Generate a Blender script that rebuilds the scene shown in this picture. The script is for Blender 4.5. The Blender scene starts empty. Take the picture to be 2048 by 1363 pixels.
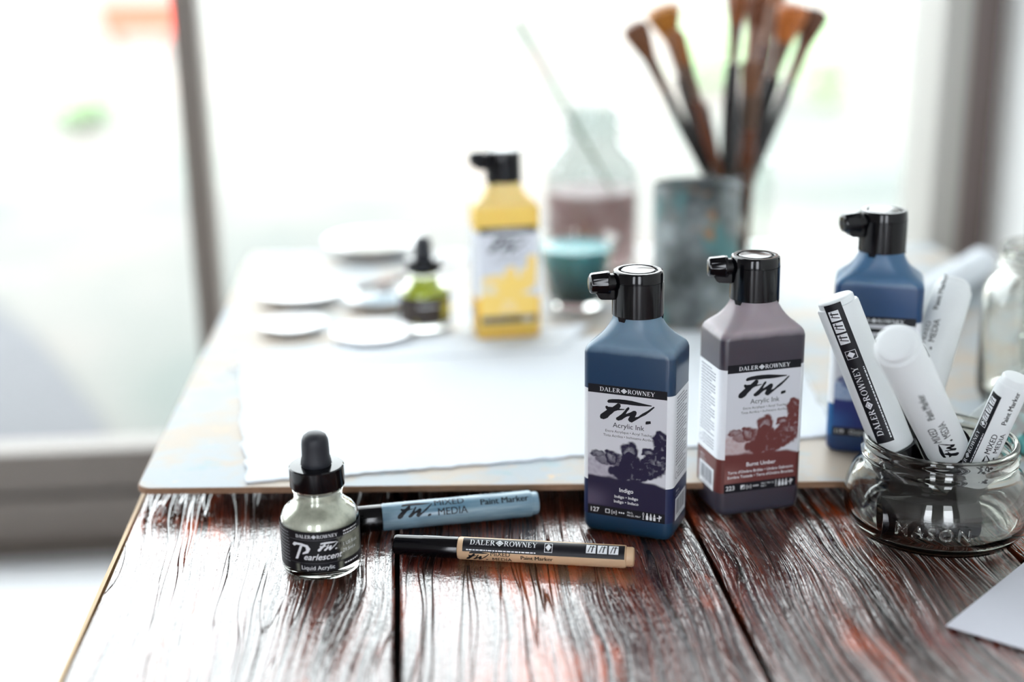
import bpy, bmesh, math, random
from mathutils import Vector, Matrix, Quaternion, noise
random.seed(4)
PI = math.pi
TZ = 0.75                       # height of the table top above the floor
sc = bpy.context.scene
col = sc.collection

# ------------------------------------------------------------------ camera
FPX = 2660.0
def vn(*a): return Vector(a).normalized()
cy_ = vn(790-1024, 811, -FPX)
cu_ = Vector((-128, 8419, 2660)).normalized()
cu_ = (cu_ - cu_.dot(cy_)*cy_).normalized()
cx_ = cy_.cross(cu_)
RW = Matrix((cx_, cy_, cu_))    # camera -> world
CAM = Vector((0, 0, TZ+0.307))
cd = bpy.data.cameras.new('camera'); cam = bpy.data.objects.new('camera', cd); col.objects.link(cam)
cam.matrix_world = Matrix.Translation(CAM) @ RW.to_4x4()
cd.sensor_width = 36; cd.lens = FPX*36/2048
cd.clip_start = 0.02; cd.clip_end = 200
cd.dof.use_dof = True; cd.dof.focus_distance = 0.682; cd.dof.aperture_fstop = 2.4
sc.camera = cam
def ray(px, py): return (RW @ Vector((px-1024, 681-py, -FPX))).normalized()
def at(px, py, h=0.0):          # where the sight line through a pixel meets the height h above the table top
    d = ray(px, py); return CAM + d*((TZ+h-CAM.z)/d.z)
def ptY(px, py, Y):
    d = ray(px, py); return CAM + d*(Y/d.y)

# ------------------------------------------------------------------ colour management, world, sun
sc.view_settings.view_transform = 'Standard'; sc.view_settings.look = 'None'
sc.view_settings.exposure = 0.28; sc.view_settings.gamma = 1.0
sc.view_settings.use_curve_mapping = False
sc.cycles.max_bounces = 14; sc.cycles.transmission_bounces = 12; sc.cycles.transparent_max_bounces = 16
sc.cycles.caustics_reflective = False; sc.cycles.sample_clamp_indirect = 8
w = bpy.data.worlds.new('world'); sc.world = w; w.use_nodes = True
nt = w.node_tree; nt.nodes.clear()
out = nt.nodes.new('ShaderNodeOutputWorld'); bg = nt.nodes.new('ShaderNodeBackground')
tc = nt.nodes.new('ShaderNodeTexCoord'); sx = nt.nodes.new('ShaderNodeSeparateXYZ')
rp = nt.nodes.new('ShaderNodeValToRGB'); mr = nt.nodes.new('ShaderNodeMapRange')
mr.inputs[1].default_value = -1; mr.inputs[2].default_value = 1
nt.links.new(tc.outputs['Generated'], sx.inputs[0]); nt.links.new(sx.outputs['Y'], mr.inputs[0])
nt.links.new(mr.outputs[0], rp.inputs[0]); nt.links.new(rp.outputs[0], bg.inputs[0]); nt.links.new(bg.outputs[0], out.inputs[0])
rp.color_ramp.elements[0].position = 0.25; rp.color_ramp.elements[0].color = (1.6, 1.68, 1.8, 1)
rp.color_ramp.elements[1].position = 0.8; rp.color_ramp.elements[1].color = (0.93, 0.97, 1.0, 1)
bg.inputs[1].default_value = 6.0
sd = bpy.data.lights.new('sun', 'SUN'); sd.energy = 11; sd.angle = math.radians(0.6); sd.color = (1, .96, .9)
so = bpy.data.objects.new('sun', sd); col.objects.link(so)
so.rotation_euler = Vector((0.15, 1.0, -0.72)).to_track_quat('-Z', 'Y').to_euler()

# ------------------------------------------------------------------ helpers
def link(o, parent=None):
    col.objects.link(o)
    if parent: o.parent = parent
    return o
def mesh_obj(name, verts, faces, mats, parent=None, mi=None, smooth=False, colors=None):
    me = bpy.data.meshes.new(name); me.from_pydata([tuple(v) for v in verts], [], faces)
    if not isinstance(mats, (list, tuple)): mats = [mats]
    for m in mats: me.materials.append(m)
    if mi: me.polygons.foreach_set('material_index', mi)
    if smooth: me.polygons.foreach_set('use_smooth', [True]*len(me.polygons))
    if colors:
        ca = me.color_attributes.new('print', 'FLOAT_COLOR', 'POINT')
        flat = []
        for c in colors: flat += [c[0], c[1], c[2], 1]
        ca.data.foreach_set('color', flat)
    me.update()
    return link(bpy.data.objects.new(name, me), parent)
class MB:
    """collects faces of one part"""
    def __init__(s): s.v = []; s.f = []; s.m = []
    def add(s, V, F, m=0):
        b = len(s.v); s.v += [Vector(p) for p in V]
        for f in F: s.f.append([i+b for i in f]); s.m.append(m)
        return s
    def box(s, x0, x1, y0, y1, z0, z1, m=0):
        V = [(x, y, z) for z in (z0, z1) for y in (y0, y1) for x in (x0, x1)]
        return s.add(V, [(0,2,3,1),(4,5,7,6),(0,1,5,4),(2,6,7,3),(0,4,6,2),(1,3,7,5)], m)
    def lathe(s, prof, n=48, m=0, c=(0,0,0), close=False, rib=None):
        V = []; F = []
        k = len(prof)
        for j, (r, z) in enumerate(prof):
            for i in range(n):
                a = 2*PI*i/n
                rr = r*(1+(rib[1] if rib and rib[2] <= z <= rib[3] and (i % rib[0]) == 0 else 0))
                V.append((c[0]+rr*math.cos(a), c[1]+rr*math.sin(a), c[2]+z))
        for j in range(k-1 if not close else k):
            for i in range(n):
                a, b = j*n+i, j*n+(i+1) % n; cc, d = ((j+1) % k)*n+(i+1) % n, ((j+1) % k)*n+i
                F.append((a, b, cc, d))
        return s.add(V, F, m)
    def loft(s, rings, m=0, cap0=True, cap1=True):
        n = len(rings[0]); V = [p for r in rings for p in r]; F = []
        for j in range(len(rings)-1):
            for i in range(n):
                F.append((j*n+i, j*n+(i+1) % n, (j+1)*n+(i+1) % n, (j+1)*n+i))
        if cap0: F.append(tuple(range(n))[::-1])
        if cap1: F.append(tuple((len(rings)-1)*n+i for i in range(n)))
        return s.add(V, F, m)
    def tube(s, p0, p1, r0, r1=None, n=12, m=0):
        r1 = r0 if r1 is None else r1
        p0, p1 = Vector(p0), Vector(p1); q = (p1-p0).to_track_quat('Z', 'Y')
        R = [[p + q @ Vector((r*math.cos(2*PI*i/n), r*math.sin(2*PI*i/n), 0)) for i in range(n)] for p, r in ((p0, r0), (p1, r1))]
        return s.loft(R, m)
    def build(s, name, mats, parent=None, smooth=False, bevel=0, sharp=None):
        o = mesh_obj(name, s.v, s.f, mats, parent, s.m, smooth)
        if smooth:
            o.data.set_sharp_from_angle(angle=math.radians(sharp or 38))
        if bevel:
            b = o.modifiers.new('bevel', 'BEVEL'); b.width = bevel; b.segments = 2; b.limit_method = 'ANGLE'
        return o
def thing(name, label, cat, loc=(0,0,0), rz=0, group=None):
    o = bpy.data.objects.new(name, None); link(o); o.empty_display_size = .01
    o.location = loc; o.rotation_euler = (0, 0, rz); o['label'] = label; o['category'] = cat
    if group: o['group'] = group
    return o
def tag(o, label, cat, group=None, kind=None):
    o['label'] = label; o['category'] = cat
    if group: o['group'] = group
    if kind: o['kind'] = kind
    return o
def struct(o, kind='structure'): o['kind'] = kind; return o

# ------------------------------------------------------------------ materials
def srgb(r, g, b):
    f = lambda c: (c/255/12.92 if c/255 <= .04045 else ((c/255+.055)/1.055)**2.4)
    return (f(r), f(g), f(b), 1)
class NT:
    def __init__(s, name):
        s.mat = bpy.data.materials.new(name); s.mat.use_nodes = True; s.t = s.mat.node_tree
        s.b = s.t.nodes['Principled BSDF']; s.out = s.t.nodes['Material Output']
    def n(s, ty, **k):
        o = s.t.nodes.new('ShaderNode'+ty)
        for a, v in k.items(): setattr(o, a, v)
        return o
    def l(s, a, b): s.t.links.new(a, b)
    def noise(s, vec=None, scale=5, detail=3, rough=.5, dist=0):
        o = s.n('TexNoise'); o.inputs['Scale'].default_value = scale; o.inputs['Detail'].default_value = detail
        o.inputs['Roughness'].default_value = rough; o.inputs['Distortion'].default_value = dist
        if vec: s.l(vec, o.inputs['Vector'])
        return o
    def ramp(s, fac, stops):
        o = s.n('ValToRGB'); e = o.color_ramp.elements
        while len(e) < len(stops): e.new(.5)
        for k, (p, c) in enumerate(stops): e[k].position = p; e[k].color = c if len(c) == 4 else (*c, 1)
        s.l(fac, o.inputs[0]); return o
    def math(s, op, a, b=None):
        o = s.n('Math', operation=op)
        for i, v in enumerate((a, b)):
            if v is None: continue
            if isinstance(v, (int, float)): o.inputs[i].default_value = v
            else: s.l(v, o.inputs[i])
        return o.outputs[0]
    def mapping(s, vec, scale=(1,1,1), loc=(0,0,0), rot=(0,0,0)):
        o = s.n('Mapping'); s.l(vec, o.inputs[0]); o.inputs['Scale'].default_value = scale
        o.inputs['Location'].default_value = loc; o.inputs['Rotation'].default_value = rot; return o.outputs[0]
    def mix(s, fac, a, b, blend='MIX'):
        o = s.n('Mix', data_type='RGBA', blend_type=blend)
        for i, v in ((0, fac), (6, a), (7, b)):
            if isinstance(v, (int, float)): o.inputs[i].default_value = v
            elif isinstance(v, tuple): o.inputs[i].default_value = v if len(v) == 4 else (*v, 1)
            else: s.l(v, o.inputs[i])
        return o.outputs[2]
    def bump(s, h, strength=.3, dist=.001, normal=None):
        o = s.n('Bump'); o.inputs['Strength'].default_value = strength; o.inputs['Distance'].default_value = dist
        s.l(h, o.inputs['Height'])
        if normal: s.l(normal, o.inputs['Normal'])
        return o.outputs[0]
def pm(name, c, rough=.5, metal=0, coat=0, spec=.5, bump=None, var=0, trans=0, ior=1.5, sss=0, aniso=None):
    m = NT(name); b = m.b
    b.inputs['Base Color'].default_value = c; b.inputs['Roughness'].default_value = rough
    b.inputs['Metallic'].default_value = metal; b.inputs['Coat Weight'].default_value = coat
    b.inputs['Coat Roughness'].default_value = .08
    b.inputs['Specular IOR Level'].default_value = spec; b.inputs['Transmission Weight'].default_value = trans
    b.inputs['IOR'].default_value = ior
    if sss:
        b.inputs['Subsurface Weight'].default_value = sss; b.inputs['Subsurface Scale'].default_value = .004
    tcn = m.n('TexCoord')
    if bump:
        nz = m.noise(tcn.outputs['Object'], bump[0], 4); m.l(m.bump(nz.outputs[0], bump[1], bump[2]), b.inputs['Normal'])
    if var:
        nz = m.noise(tcn.outputs['Object'], var[0], 3)
        c2 = tuple(x*var[1] for x in c[:3])+(1,)
        m.l(m.mix(nz.outputs[0], c, c2), b.inputs['Base Color'])
    return m.mat
def translucent(name, c, fac=.4, rough=.3, var=None):
    m = NT(name); b = m.b; b.inputs['Base Color'].default_value = c; b.inputs['Roughness'].default_value = rough
    t = m.n('BsdfTranslucent'); t.inputs[0].default_value = c
    mx = m.n('MixShader'); mx.inputs[0].default_value = fac
    m.l(b.outputs[0], mx.inputs[1]); m.l(t.outputs[0], mx.inputs[2]); m.l(mx.outputs[0], m.out.inputs[0])
    return m.mat
def thin_glass(name, tint=(1,1,1,1), refl=.08):
    m = NT(name); t = m.n('BsdfTransparent'); t.inputs[0].default_value = tint
    g = m.n('BsdfGlossy'); g.inputs['Roughness'].default_value = .02
    fr = m.n('Fresnel'); fr.inputs[0].default_value = 1.45
    ge = m.n('NewGeometry'); fc = m.math('MULTIPLY', fr.outputs[0], m.math('SUBTRACT', 1.0, ge.outputs['Backfacing']))
    mx = m.n('MixShader'); m.l(fc, mx.inputs[0]); m.l(t.outputs[0], mx.inputs[1]); m.l(g.outputs[0], mx.inputs[2])
    m.l(mx.outputs[0], m.out.inputs[0]); return m.mat
def glass(name, tint=(1,1,1,1), rough=0.0, bump=None):
    m = NT(name); g = m.n('BsdfGlass'); g.inputs['Color'].default_value = tint; g.inputs['IOR'].default_value = 1.5
    g.inputs['Roughness'].default_value = rough
    if bump:
        tcn = m.n('TexCoord'); nz = m.noise(tcn.outputs['Object'], bump[0], 2)
        m.l(m.bump(nz.outputs[0], bump[1], bump[2]), g.inputs['Normal'])
    m.l(g.outputs[0], m.out.inputs[0]); return m.mat
BLK = pm('black_plastic', srgb(6, 6, 10), .13, spec=.36)
BLKM = pm('black_rubber', srgb(38, 40, 46), .5, spec=.35, bump=(400, .1, .0004))
WHT = pm('white_plastic', srgb(222, 226, 228), .35, sss=.3)
PRW = pm('print_white', srgb(225, 228, 232), .45)
PRB = pm('print_black', srgb(12, 12, 20), .45, spec=.3)
PRG = pm('print_grey', srgb(110, 112, 120), .5)
PAPER = pm('paper_white', srgb(216, 221, 227), .9, spec=.15, bump=(300, .25, .0006))
WALL = pm('wall_paint', srgb(214, 216, 216), .8, bump=(40, .1, .002))
WALLD = pm('wall_paint_grey', srgb(122, 118, 116), .85)
CLEAR = glass('clear_glass', (.982, .985, .97, 1), bump=(60, .12, .001))

# ------------------------------------------------------------------ lettering in two dimensions
_tc = {}
def text2d(s, size, align='CENTER', shear=0, bold=0.0, space=1.0):
    """outline of a line of sans lettering as 2-D vertices and faces, size in mm"""
    key = (s, shear, bold, align, space)
    if key not in _tc:
        cu = bpy.data.curves.new('t', 'FONT'); cu.body = s; cu.size = 1; cu.align_x = align; cu.shear = shear
        cu.offset = bold; cu.resolution_u = 3; cu.space_character = space
        ob = bpy.data.objects.new('t', cu); col.objects.link(ob)
        dg = bpy.context.evaluated_depsgraph_get(); me = ob.evaluated_get(dg).to_mesh()
        _tc[key] = ([(v.co.x, v.co.y) for v in me.vertices], [tuple(p.vertices) for p in me.polygons])
        ob.evaluated_get(dg).to_mesh_clear(); bpy.data.objects.remove(ob); bpy.data.curves.remove(cu)
    V, F = _tc[key]
    return [(x*size, y*size) for x, y in V], F
def shift(g, dx, dy, sx=1, sy=1, shear=0): return [((x+shear*y)*sx+dx, y*sy+dy) for x, y in g[0]], g[1]
def merge(*gs):
    V = []; F = []
    for g in gs:
        b = len(V); V += list(g[0]); F += [tuple(i+b for i in f) for f in g[1]]
    return V, F
def poly(*p): return list(p), [tuple(range(len(p)))]
def rect(x0, y0, x1, y1): return poly((x0, y0), (x1, y0), (x1, y1), (x0, y1))
def arc(cx, cy, rx, ry, tx, ty, a0, a1, n=14):
    V = []; F = []
    for i in range(n+1):
        a = math.radians(a0+(a1-a0)*i/n)
        V += [(cx+rx*math.cos(a), cy+ry*math.sin(a)), (cx+(rx-tx)*math.cos(a), cy+(ry-ty)*math.sin(a))]
    for i in range(n): F.append((2*i, 2*i+2, 2*i+3, 2*i+1))
    return V, F
def bar(x0, y0, x1, y1, t): return poly((x0-t/2, y0), (x0+t/2, y0), (x1+t/2, y1), (x1-t/2, y1))
S_ = .045
def ser(x, y, w=.2): return rect(x-w/2, y, x+w/2, y+S_)
def glyph(c):
    T = .17; t = .06
    if c == 'D': return merge(rect(.1, 0, .1+T, 1), ser(.12, 0, .26), ser(.12, 1-S_, .26), rect(.1, 0, .42, t), rect(.1, 1-t, .42, 1), arc(.4, .5, .44, .5, T, t, -90, 90)), .9
    if c == 'A': return merge(bar(.12, 0, .44, 1, .07), bar(.78, 0, .44, 1, .19), rect(.24, .3, .66, .36), ser(.12, 0, .26), ser(.77, 0, .3)), .9
    if c == 'L': return merge(rect(.12, 0, .12+T, 1), ser(.2, 1-S_, .36), ser(.12, 0, .2), rect(.1, 0, .68, t), poly((.68, 0), (.74, .28), (.69, .28), (.6, 0))), .78
    if c == 'E': return merge(rect(.12, 0, .12+T, 1), rect(.04, 0, .66, t), rect(.04, 1-t, .64, 1), rect(.2, .48, .5, .54), rect(.47, .4, .52, .62), poly((.66, 0), (.72, .27), (.67, .27), (.56, 0)), poly((.64, 1), (.66, .76), (.61, .76), (.54, 1))), .77
    if c == 'R': return merge(rect(.12, 0, .12+T, 1), ser(.2, 0, .34), rect(.04, 1-t, .42, 1), rect(.2, .47, .42, .53), arc(.4, .74, .3, .26, .17, t, -90, 90), bar(.78, 0, .42, .52, .2), ser(.84, 0, .16)), .88
    if c == 'O': return arc(.48, .5, .44, .52, .16, .06, 0, 360, 28), .96
    if c == 'W': return merge(bar(.34, 0, .1, 1, .17), bar(.34, 0, .58, 1, .07), bar(.84, 0, .6, 1, .17), bar(.84, 0, 1.08, 1, .07), ser(.1, 1-S_, .3), ser(.6, 1-S_, .3), ser(1.08, 1-S_, .22)), 1.18
    if c == 'N': return merge(rect(.12, 0, .18, 1), rect(.74, 0, .8, 1), bar(.74, 0, .16, 1, .19), ser(.15, 0, .24), ser(.1, 1-S_, .2), ser(.77, 1-S_, .24)), .92
    if c == 'Y': return merge(rect(.34, 0, .51, .48), bar(.43, .42, .12, 1, .18), bar(.43, .42, .76, 1, .07), ser(.42, 0, .34), ser(.12, 1-S_, .3), ser(.76, 1-S_, .24)), .86
    if c == 'M': return merge(rect(.12, 0, .2, 1), rect(.86, 0, 1.0, 1), bar(.5, 0, .16, 1, .16), bar(.5, 0, .9, 1, .08), ser(.15, 0, .24), ser(.93, 0, .26)), 1.12
    if c == 'S': return merge(arc(.36, .74, .27, .27, .11, .08, 20, 270, 14), arc(.36, .27, .29, .27, .11, .08, -160, 90, 14)), .72
    return ([], []), .4
def serif(s, h, gap=.04):
    x = 0; gs = []
    for c in s:
        g, wd = glyph(c); gs.append(shift(g, x*h, 0, h, h)); x += wd+gap
    return merge(*gs), x*h
def brand(h, cx=0, cy=0, wide=1.0):
    """the two serif words with the lozenge between them; returns light parts, dark parts"""
    a, wa = serif('DALER', h); b, wb = serif('ROWNEY', h); d = 1.5*h
    tot = wa+d+wb; x0 = -tot/2
    dia = poly((x0+wa+.05*h, .5*h), (x0+wa+d/2, -.12*h), (x0+wa+d-.05*h, .5*h), (x0+wa+d/2, 1.12*h))
    inner = arc(x0+wa+d/2, .5*h, .45*h, .36*h, .1*h, .08*h, 0, 360, 4)
    g = merge(shift(a, x0, 0), dia, shift(b, x0+wa+d, 0))
    return shift(g, cx, cy-h/2, wide), shift(inner, cx, cy-h/2, wide), tot*wide
_fw = [[(485,430),(505,408),(560,400),(650,400),(740,408),(850,425),(950,450),(1050,475),(1140,495),(1135,510),(1050,508),(950,505),(850,495),(780,485),(690,478),(640,465),(560,462),(500,462),(485,445)],
 [(640,465),(680,480),(685,520),(665,555),(745,560),(735,574),(640,582),(590,602),(560,635),(520,670),(495,705),(470,720),(430,735),(385,722),(373,690),(385,650),(430,615),(480,575),(460,550),(455,520),(475,508),(500,525),(560,530),(600,500)],
 [(795,525),(812,535),(812,560),(780,600),(760,640),(830,610),(870,585),(900,585),(920,605),(918,640),(895,690),(940,680),(1000,630),(1080,580),(1160,515),(1180,515),(1178,530),(1120,590),(1050,650),(980,690),(900,745),(850,778),(815,765),(793,735),(800,710),(820,672),(780,680),(740,705),(700,738),(650,752),(618,735),(615,705),(650,680),(700,640),(740,590),(770,545)],
 [(1053,765),(1065,752),(1125,748),(1130,790),(1085,800),(1052,803)]]
def fw(width, cx=0, cy=0):
    k = width/810.
    return merge(*[poly(*[((x-778)*k+cx, -((y-.11*(x-778))-590)*k+cy) for x, y in p]) for p in _fw])
def dots(x0, x1, y, h, seed=0, seg=1.6):
    """a line of print too small to read, as short dashes"""
    r = random.Random(seed); g = []; x = x0
    while x < x1:
        wd = seg*(.4+r.random()); g.append(rect(x, y, min(x+wd, x1), y+h)); x += wd+seg*.25
    return merge(*g)
def icons(x, y, h):
    """row of five little applicator pictures, as light shapes"""
    g = []
    g.append(merge(arc(x+.5, y+h*.75, .45, h*.25, .2, .2, 0, 360, 12), rect(x+.3, y+h*.2, x+.7, y+h*.5), rect(x, y, x+1, y+.3)))
    x += 1.9; g.append(merge(rect(x, y, x+1.3, y+h*.55), poly((x, y+h*.55), (x+1.3, y+h*.55), (x+.95, y+h*.72), (x+.35, y+h*.72)), arc(x+.65, y+h*.84, .36, h*.16, .35, h*.15, 0, 360, 10)))
    for k in range(2):
        x += 2.0; g.append(merge(rect(x, y, x+1.3, y+h*.5), poly((x+.1, y+h*.55), (x+1.2, y+h*.55), (x+.75, y+h*1.0), (x+.55, y+h*1.0))))
    x += 1.9; g.append(merge(rect(x, y+h*.42, x+2.4, y+h*.54), rect(x+1.1, y, x+1.6, y+h*.9), rect(x+1.3, y+h*.6, x+2.6, y+h*.78)))
    return merge(*g)

def place2d(mb, g, m, fn): mb.add([fn(x, y) for x, y in g[0]], [f if len(f) else f for f in g[1]], m)
def fine(g, L):
    """split long triangles so that flat lettering can follow a curved surface"""
    import mathutils.geometry as mg
    V, F = g; T = []
    for f in F:
        P = [Vector((V[i][0], V[i][1], 0)) for i in f]
        if len(P) == 3: T.append([p.to_2d() for p in P])
        else:
            for t in mg.tessellate_polygon([P]): T.append([P[i].to_2d() for i in t])
    res = []
    while T:
        a, b, c = T.pop(); e = [((a-b).length, 0), ((b-c).length, 1), ((c-a).length, 2)]; mx = max(e)
        if mx[0] <= L: res.append((a, b, c)); continue
        if mx[1] == 0: m = (a+b)/2; T += [(a, m, c), (m, b, c)]
        elif mx[1] == 1: m = (b+c)/2; T += [(a, b, m), (a, m, c)]
        else: m = (c+a)/2; T += [(a, b, m), (m, b, c)]
    return [tuple(p) for t in res for p in t], [(3*i, 3*i+1, 3*i+2) for i in range(len(res))]
mm = .001

# ------------------------------------------------------------------ the room and what lies outside
XL, XR, YW, YB, ZC = -2.4, 0.632, 1.42, -2.6, 2.75
def simple(name, boxes, mat, kind='structure', bevel=0):
    b = MB()
    for bx in boxes: b.box(*bx)
    o = b.build(name, mat, bevel=bevel); o['kind'] = kind; return o
m = NT('floor_boards'); t_ = m.n('TexCoord'); nz = m.noise(m.mapping(t_.outputs['Object'], (1, 8, 1)), 3, 4)
m.l(m.ramp(nz.outputs[0], [(.3, srgb(150,146,140)), (.7, srgb(180,176,170))]).outputs[0], m.b.inputs['Base Color']); m.b.inputs['Roughness'].default_value = .5
simple('floor', [(XL, XR, YB, YW+.1, -.05, 0)], m.mat)
simple('ceiling', [(XL-.1, XR+.1, YB-.1, YW+.45, ZC, ZC+.3)], WALLD)
simple('wall_right', [(XR, XR+.12, YB, YW+.1, 0, ZC)], pm('wall_paint_white', srgb(236, 238, 236), .6))
simple('wall_left', [(XL-.12, XL, YB, YW+.1, 0, ZC)], WALLD)
simple('wall_window_side', [(XL, XR, YW-.02, YW+.1, 0, .405), (XL, XR, YW-.02, YW+.1, 2.5, ZC)], WALL)
simple('wall_back', [(XL, XR, YB-.12, YB, 0, .7), (XL, XR, YB-.12, YB, 2.5, ZC), (XL, XL+.35, YB-.12, YB, .7, 2.5),
                     (-1.35, -.45, YB-.12, YB, .7, 2.5), (XR-.45, XR, YB-.12, YB, .7, 2.5)], WALLD)
FRM = pm('window_frame_metal', srgb(104, 95, 87), .45, bump=(30, .1, .001))
FRD = pm('window_frame_dark', srgb(96, 88, 82), .5)
w1 = MB()
w1.box(XL, XR, YW-.012, YW+.04, .405, .462); w1.box(XL, XR, YW-.035, YW+.04, .400, .4055)
w1.box(XL, XR, YW-.004, YW+.04, .466, .514); w1.box(XL, XR, YW, YW+.05, 2.45, 2.5)
fr_ = w1.build('window_1', FRM, bevel=.002); struct(fr_)
b = MB()
for x in (-.217, -1.05, -1.9): b.box(x-.0125, x+.0125, YW-.01, YW+.04, .514, 2.45)
b.build('mullion', FRM, fr_, bevel=.002)
b = MB(); b.box(XL, .565, YW+.012, YW+.016, .51, 2.46); b.build('pane', thin_glass('window_glass', (.97, .985, .98, 1)), fr_)
b = MB(); b.box(.566, .5965, YW-.045, YW+.05, .4, ZC)
o = b.build('trim_1', pm('jamb_paint', srgb(170, 168, 162), .5), bevel=.002); struct(o)
b = MB(); b.box(.597, .6315, YW-.035, YW+.05, .4, ZC); o = b.build('trim_2', pm('jamb_dark', srgb(112, 100, 96), .5)); struct(o)
# white window seat left of the table
WB = pm('bench_paint', srgb(236, 238, 240), .55)
bt = thing('window_seat', 'low white painted window seat left of the table under the window', 'seat', (-1.3, 1.0, 0))
b = MB(); b.box(-1.1, 1.12, -.8, .385, .355, .395); b.build('seat', WB, bt, bevel=.004)
b = MB(); b.box(-1.08, 1.1, -.77, .37, .0, .354); b.build('body', WB, bt)

m = NT('concrete_paving'); t_ = m.n('TexCoord'); nz = m.noise(m.mapping(t_.outputs['Object'], (.5, .22, 1)), 1.0, 4, .6)
m.l(m.ramp(nz.outputs[0], [(.36, srgb(66,71,66)), (.5, srgb(82,80,75)), (.62, srgb(94,84,76))]).outputs[0], m.b.inputs['Base Color']); m.b.inputs['Roughness'].default_value = .9
simple('ground_outside', [(-30, 30, YW+.1, 60, -.2, -.1)], m.mat)
simple('roof_overhang', [(XL-3, XR+3, YW+.1, YW+.6, ZC, ZC+.25)], WALL)
# flat dark grey patch laid on the paving close to the window
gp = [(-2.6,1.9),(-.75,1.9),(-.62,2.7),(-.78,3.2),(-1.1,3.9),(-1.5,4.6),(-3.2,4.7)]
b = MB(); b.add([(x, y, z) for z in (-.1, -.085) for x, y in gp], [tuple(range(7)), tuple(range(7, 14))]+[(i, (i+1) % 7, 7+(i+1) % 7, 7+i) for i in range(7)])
tag(b.build('ground_patch', pm('patch_grey', srgb(68, 68, 70), .95, var=(3, .8))), 'dark grey flat patch on the paving outside the window', 'mat')  # the 'mat' is only a flat dark grey patch

# ------------------------------------------------------------------ the table of stained old boards
PX = [-.158, -.0115, .1485, .305, .41, .512]
Y0, Y1 = -.25, 1.305
m = NT('stained_varnished_wood'); tx = m.n('TexCoord'); at_ = m.n('Attribute', attribute_name='print')
sp = m.n('SeparateXYZ'); m.l(tx.outputs['Object'], sp.inputs[0])
sa = m.n('SeparateColor'); m.l(at_.outputs['Color'], sa.inputs[0])
# warp of the grain, then long stretched ridges
wv = m.noise(m.mapping(tx.outputs['Object'], (9, 3.6, 1)), 1.0, 2, .5)
wx = m.math('MULTIPLY', m.math('SUBTRACT', wv.outputs[0], .5), .052)
x1 = m.math('ADD', m.math('ADD', sp.outputs[0], wx), m.math('MULTIPLY', sa.outputs[0], 7.3))
cb = m.n('CombineXYZ'); m.l(x1, cb.inputs[0]); m.l(sp.outputs[1], cb.inputs[1]); m.l(sa.outputs[0], cb.inputs[2])
V = cb.outputs[0]
ridge = m.noise(m.mapping(V, (240, 4.5, 5)), 1.0, 2, .55)
fib = m.noise(m.mapping(V, (900, 14, 5)), 1.0, 2, .6)
broad = m.noise(m.mapping(V, (26, 2.0, 3)), 1.0, 3, .6)
patch = m.noise(m.mapping(V, (14, 6, 2)), 1.0, 4, .65)
patch2 = m.noise(m.mapping(V, (22, 10, 9), (3.1, 7.7, 1)), 1.0, 3, .6)
mott = m.noise(tx.outputs['Object'], 260, 3, .6)
c = m.ramp(ridge.outputs[0], [(.36, srgb(24, 12, 11)), (.5, srgb(66, 27, 20)), (.66, srgb(112, 48, 28))]).outputs[0]
c = m.mix(m.ramp(patch.outputs[0], [(.54, (0,0,0)), (.68, (1,1,1))]).outputs[0], c, srgb(122, 32, 28))
c = m.mix(m.ramp(patch2.outputs[0], [(.57, (0,0,0)), (.70, (1,1,1))]).outputs[0], c, srgb(206, 84, 24))
c = m.mix(m.ramp(ridge.outputs[0], [(.38, (1,1,1)), (.5, (0,0,0))]).outputs[0], c, srgb(20, 11, 11))
c = m.mix(.35, c, m.ramp(fib.outputs[0], [(.35, srgb(20, 12, 10)), (.7, srgb(120, 62, 42))]).outputs[0])
m.l(c, m.b.inputs['Base Color'])
m.l(m.ramp(fib.outputs[0], [(.3, (.2,.2,.2)), (.75, (.34,.34,.34))]).outputs[0], m.b.inputs['Roughness'])
m.b.inputs['Coat Weight'].default_value = 1; m.b.inputs['Specular IOR Level'].default_value = .22; m.b.inputs['Coat Roughness'].default_value = .05; m.b.inputs['Coat IOR'].default_value = 1.62
# ridges are strong in some boards and nearly gone (filled by varnish) in others
amp = m.ramp(broad.outputs[0], [(.34, (.22,.22,.22)), (.62, (1,1,1))]).outputs[0]
amp2 = m.math('MULTIPLY', amp, sa.outputs[1])
h = m.math('MULTIPLY', ridge.outputs[0], amp2)
n1 = m.bump(h, 1.0, .0030)
n2 = m.bump(m.math('MULTIPLY', fib.outputs[0], amp2), .6, .0006, n1)
crk = m.noise(m.mapping(V, (420, 60, 20)), 1.0, 3, .7)
cl = m.ramp(m.math('ABSOLUTE', m.math('SUBTRACT', crk.outputs[0], .5)), [(.0, (0,0,0)), (.03, (1,1,1))]).outputs[0]
lng = m.noise(m.mapping(V, (48, 2.2, 9)), 1.0, 2, .5)
c2 = m.ramp(m.math('ABSOLUTE', m.math('SUBTRACT', lng.outputs[0], .52)), [(.0, (0,0,0)), (.006, (1,1,1))]).outputs[0]
lng3 = m.noise(m.mapping(V, (75, 3.4, 9), (4, 9, 2)), 1.0, 2, .5)
c3 = m.ramp(m.math('ABSOLUTE', m.math('SUBTRACT', lng3.outputs[0], .44)), [(.0, (0,0,0)), (.012, (1,1,1))]).outputs[0]
n25 = m.bump(c3, .8, .0010, m.bump(c2, .95, .0016, m.bump(cl, .3, .0004, n2)))
n3 = m.bump(mott.outputs[0], .3, .0008, n25)
m.l(n3, m.b.inputs['Normal']); m.l(n3, m.b.inputs['Coat Normal'])
WOOD = m.mat
tb = thing('wooden_table', 'dark red-brown varnished table of rough old planks by the window', 'table', (0, 0, 0))
b = MB(); cols = []
rr = random.Random(3)
ridg = [.8, .6, 1.5, 1.5, 1.3]
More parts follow.
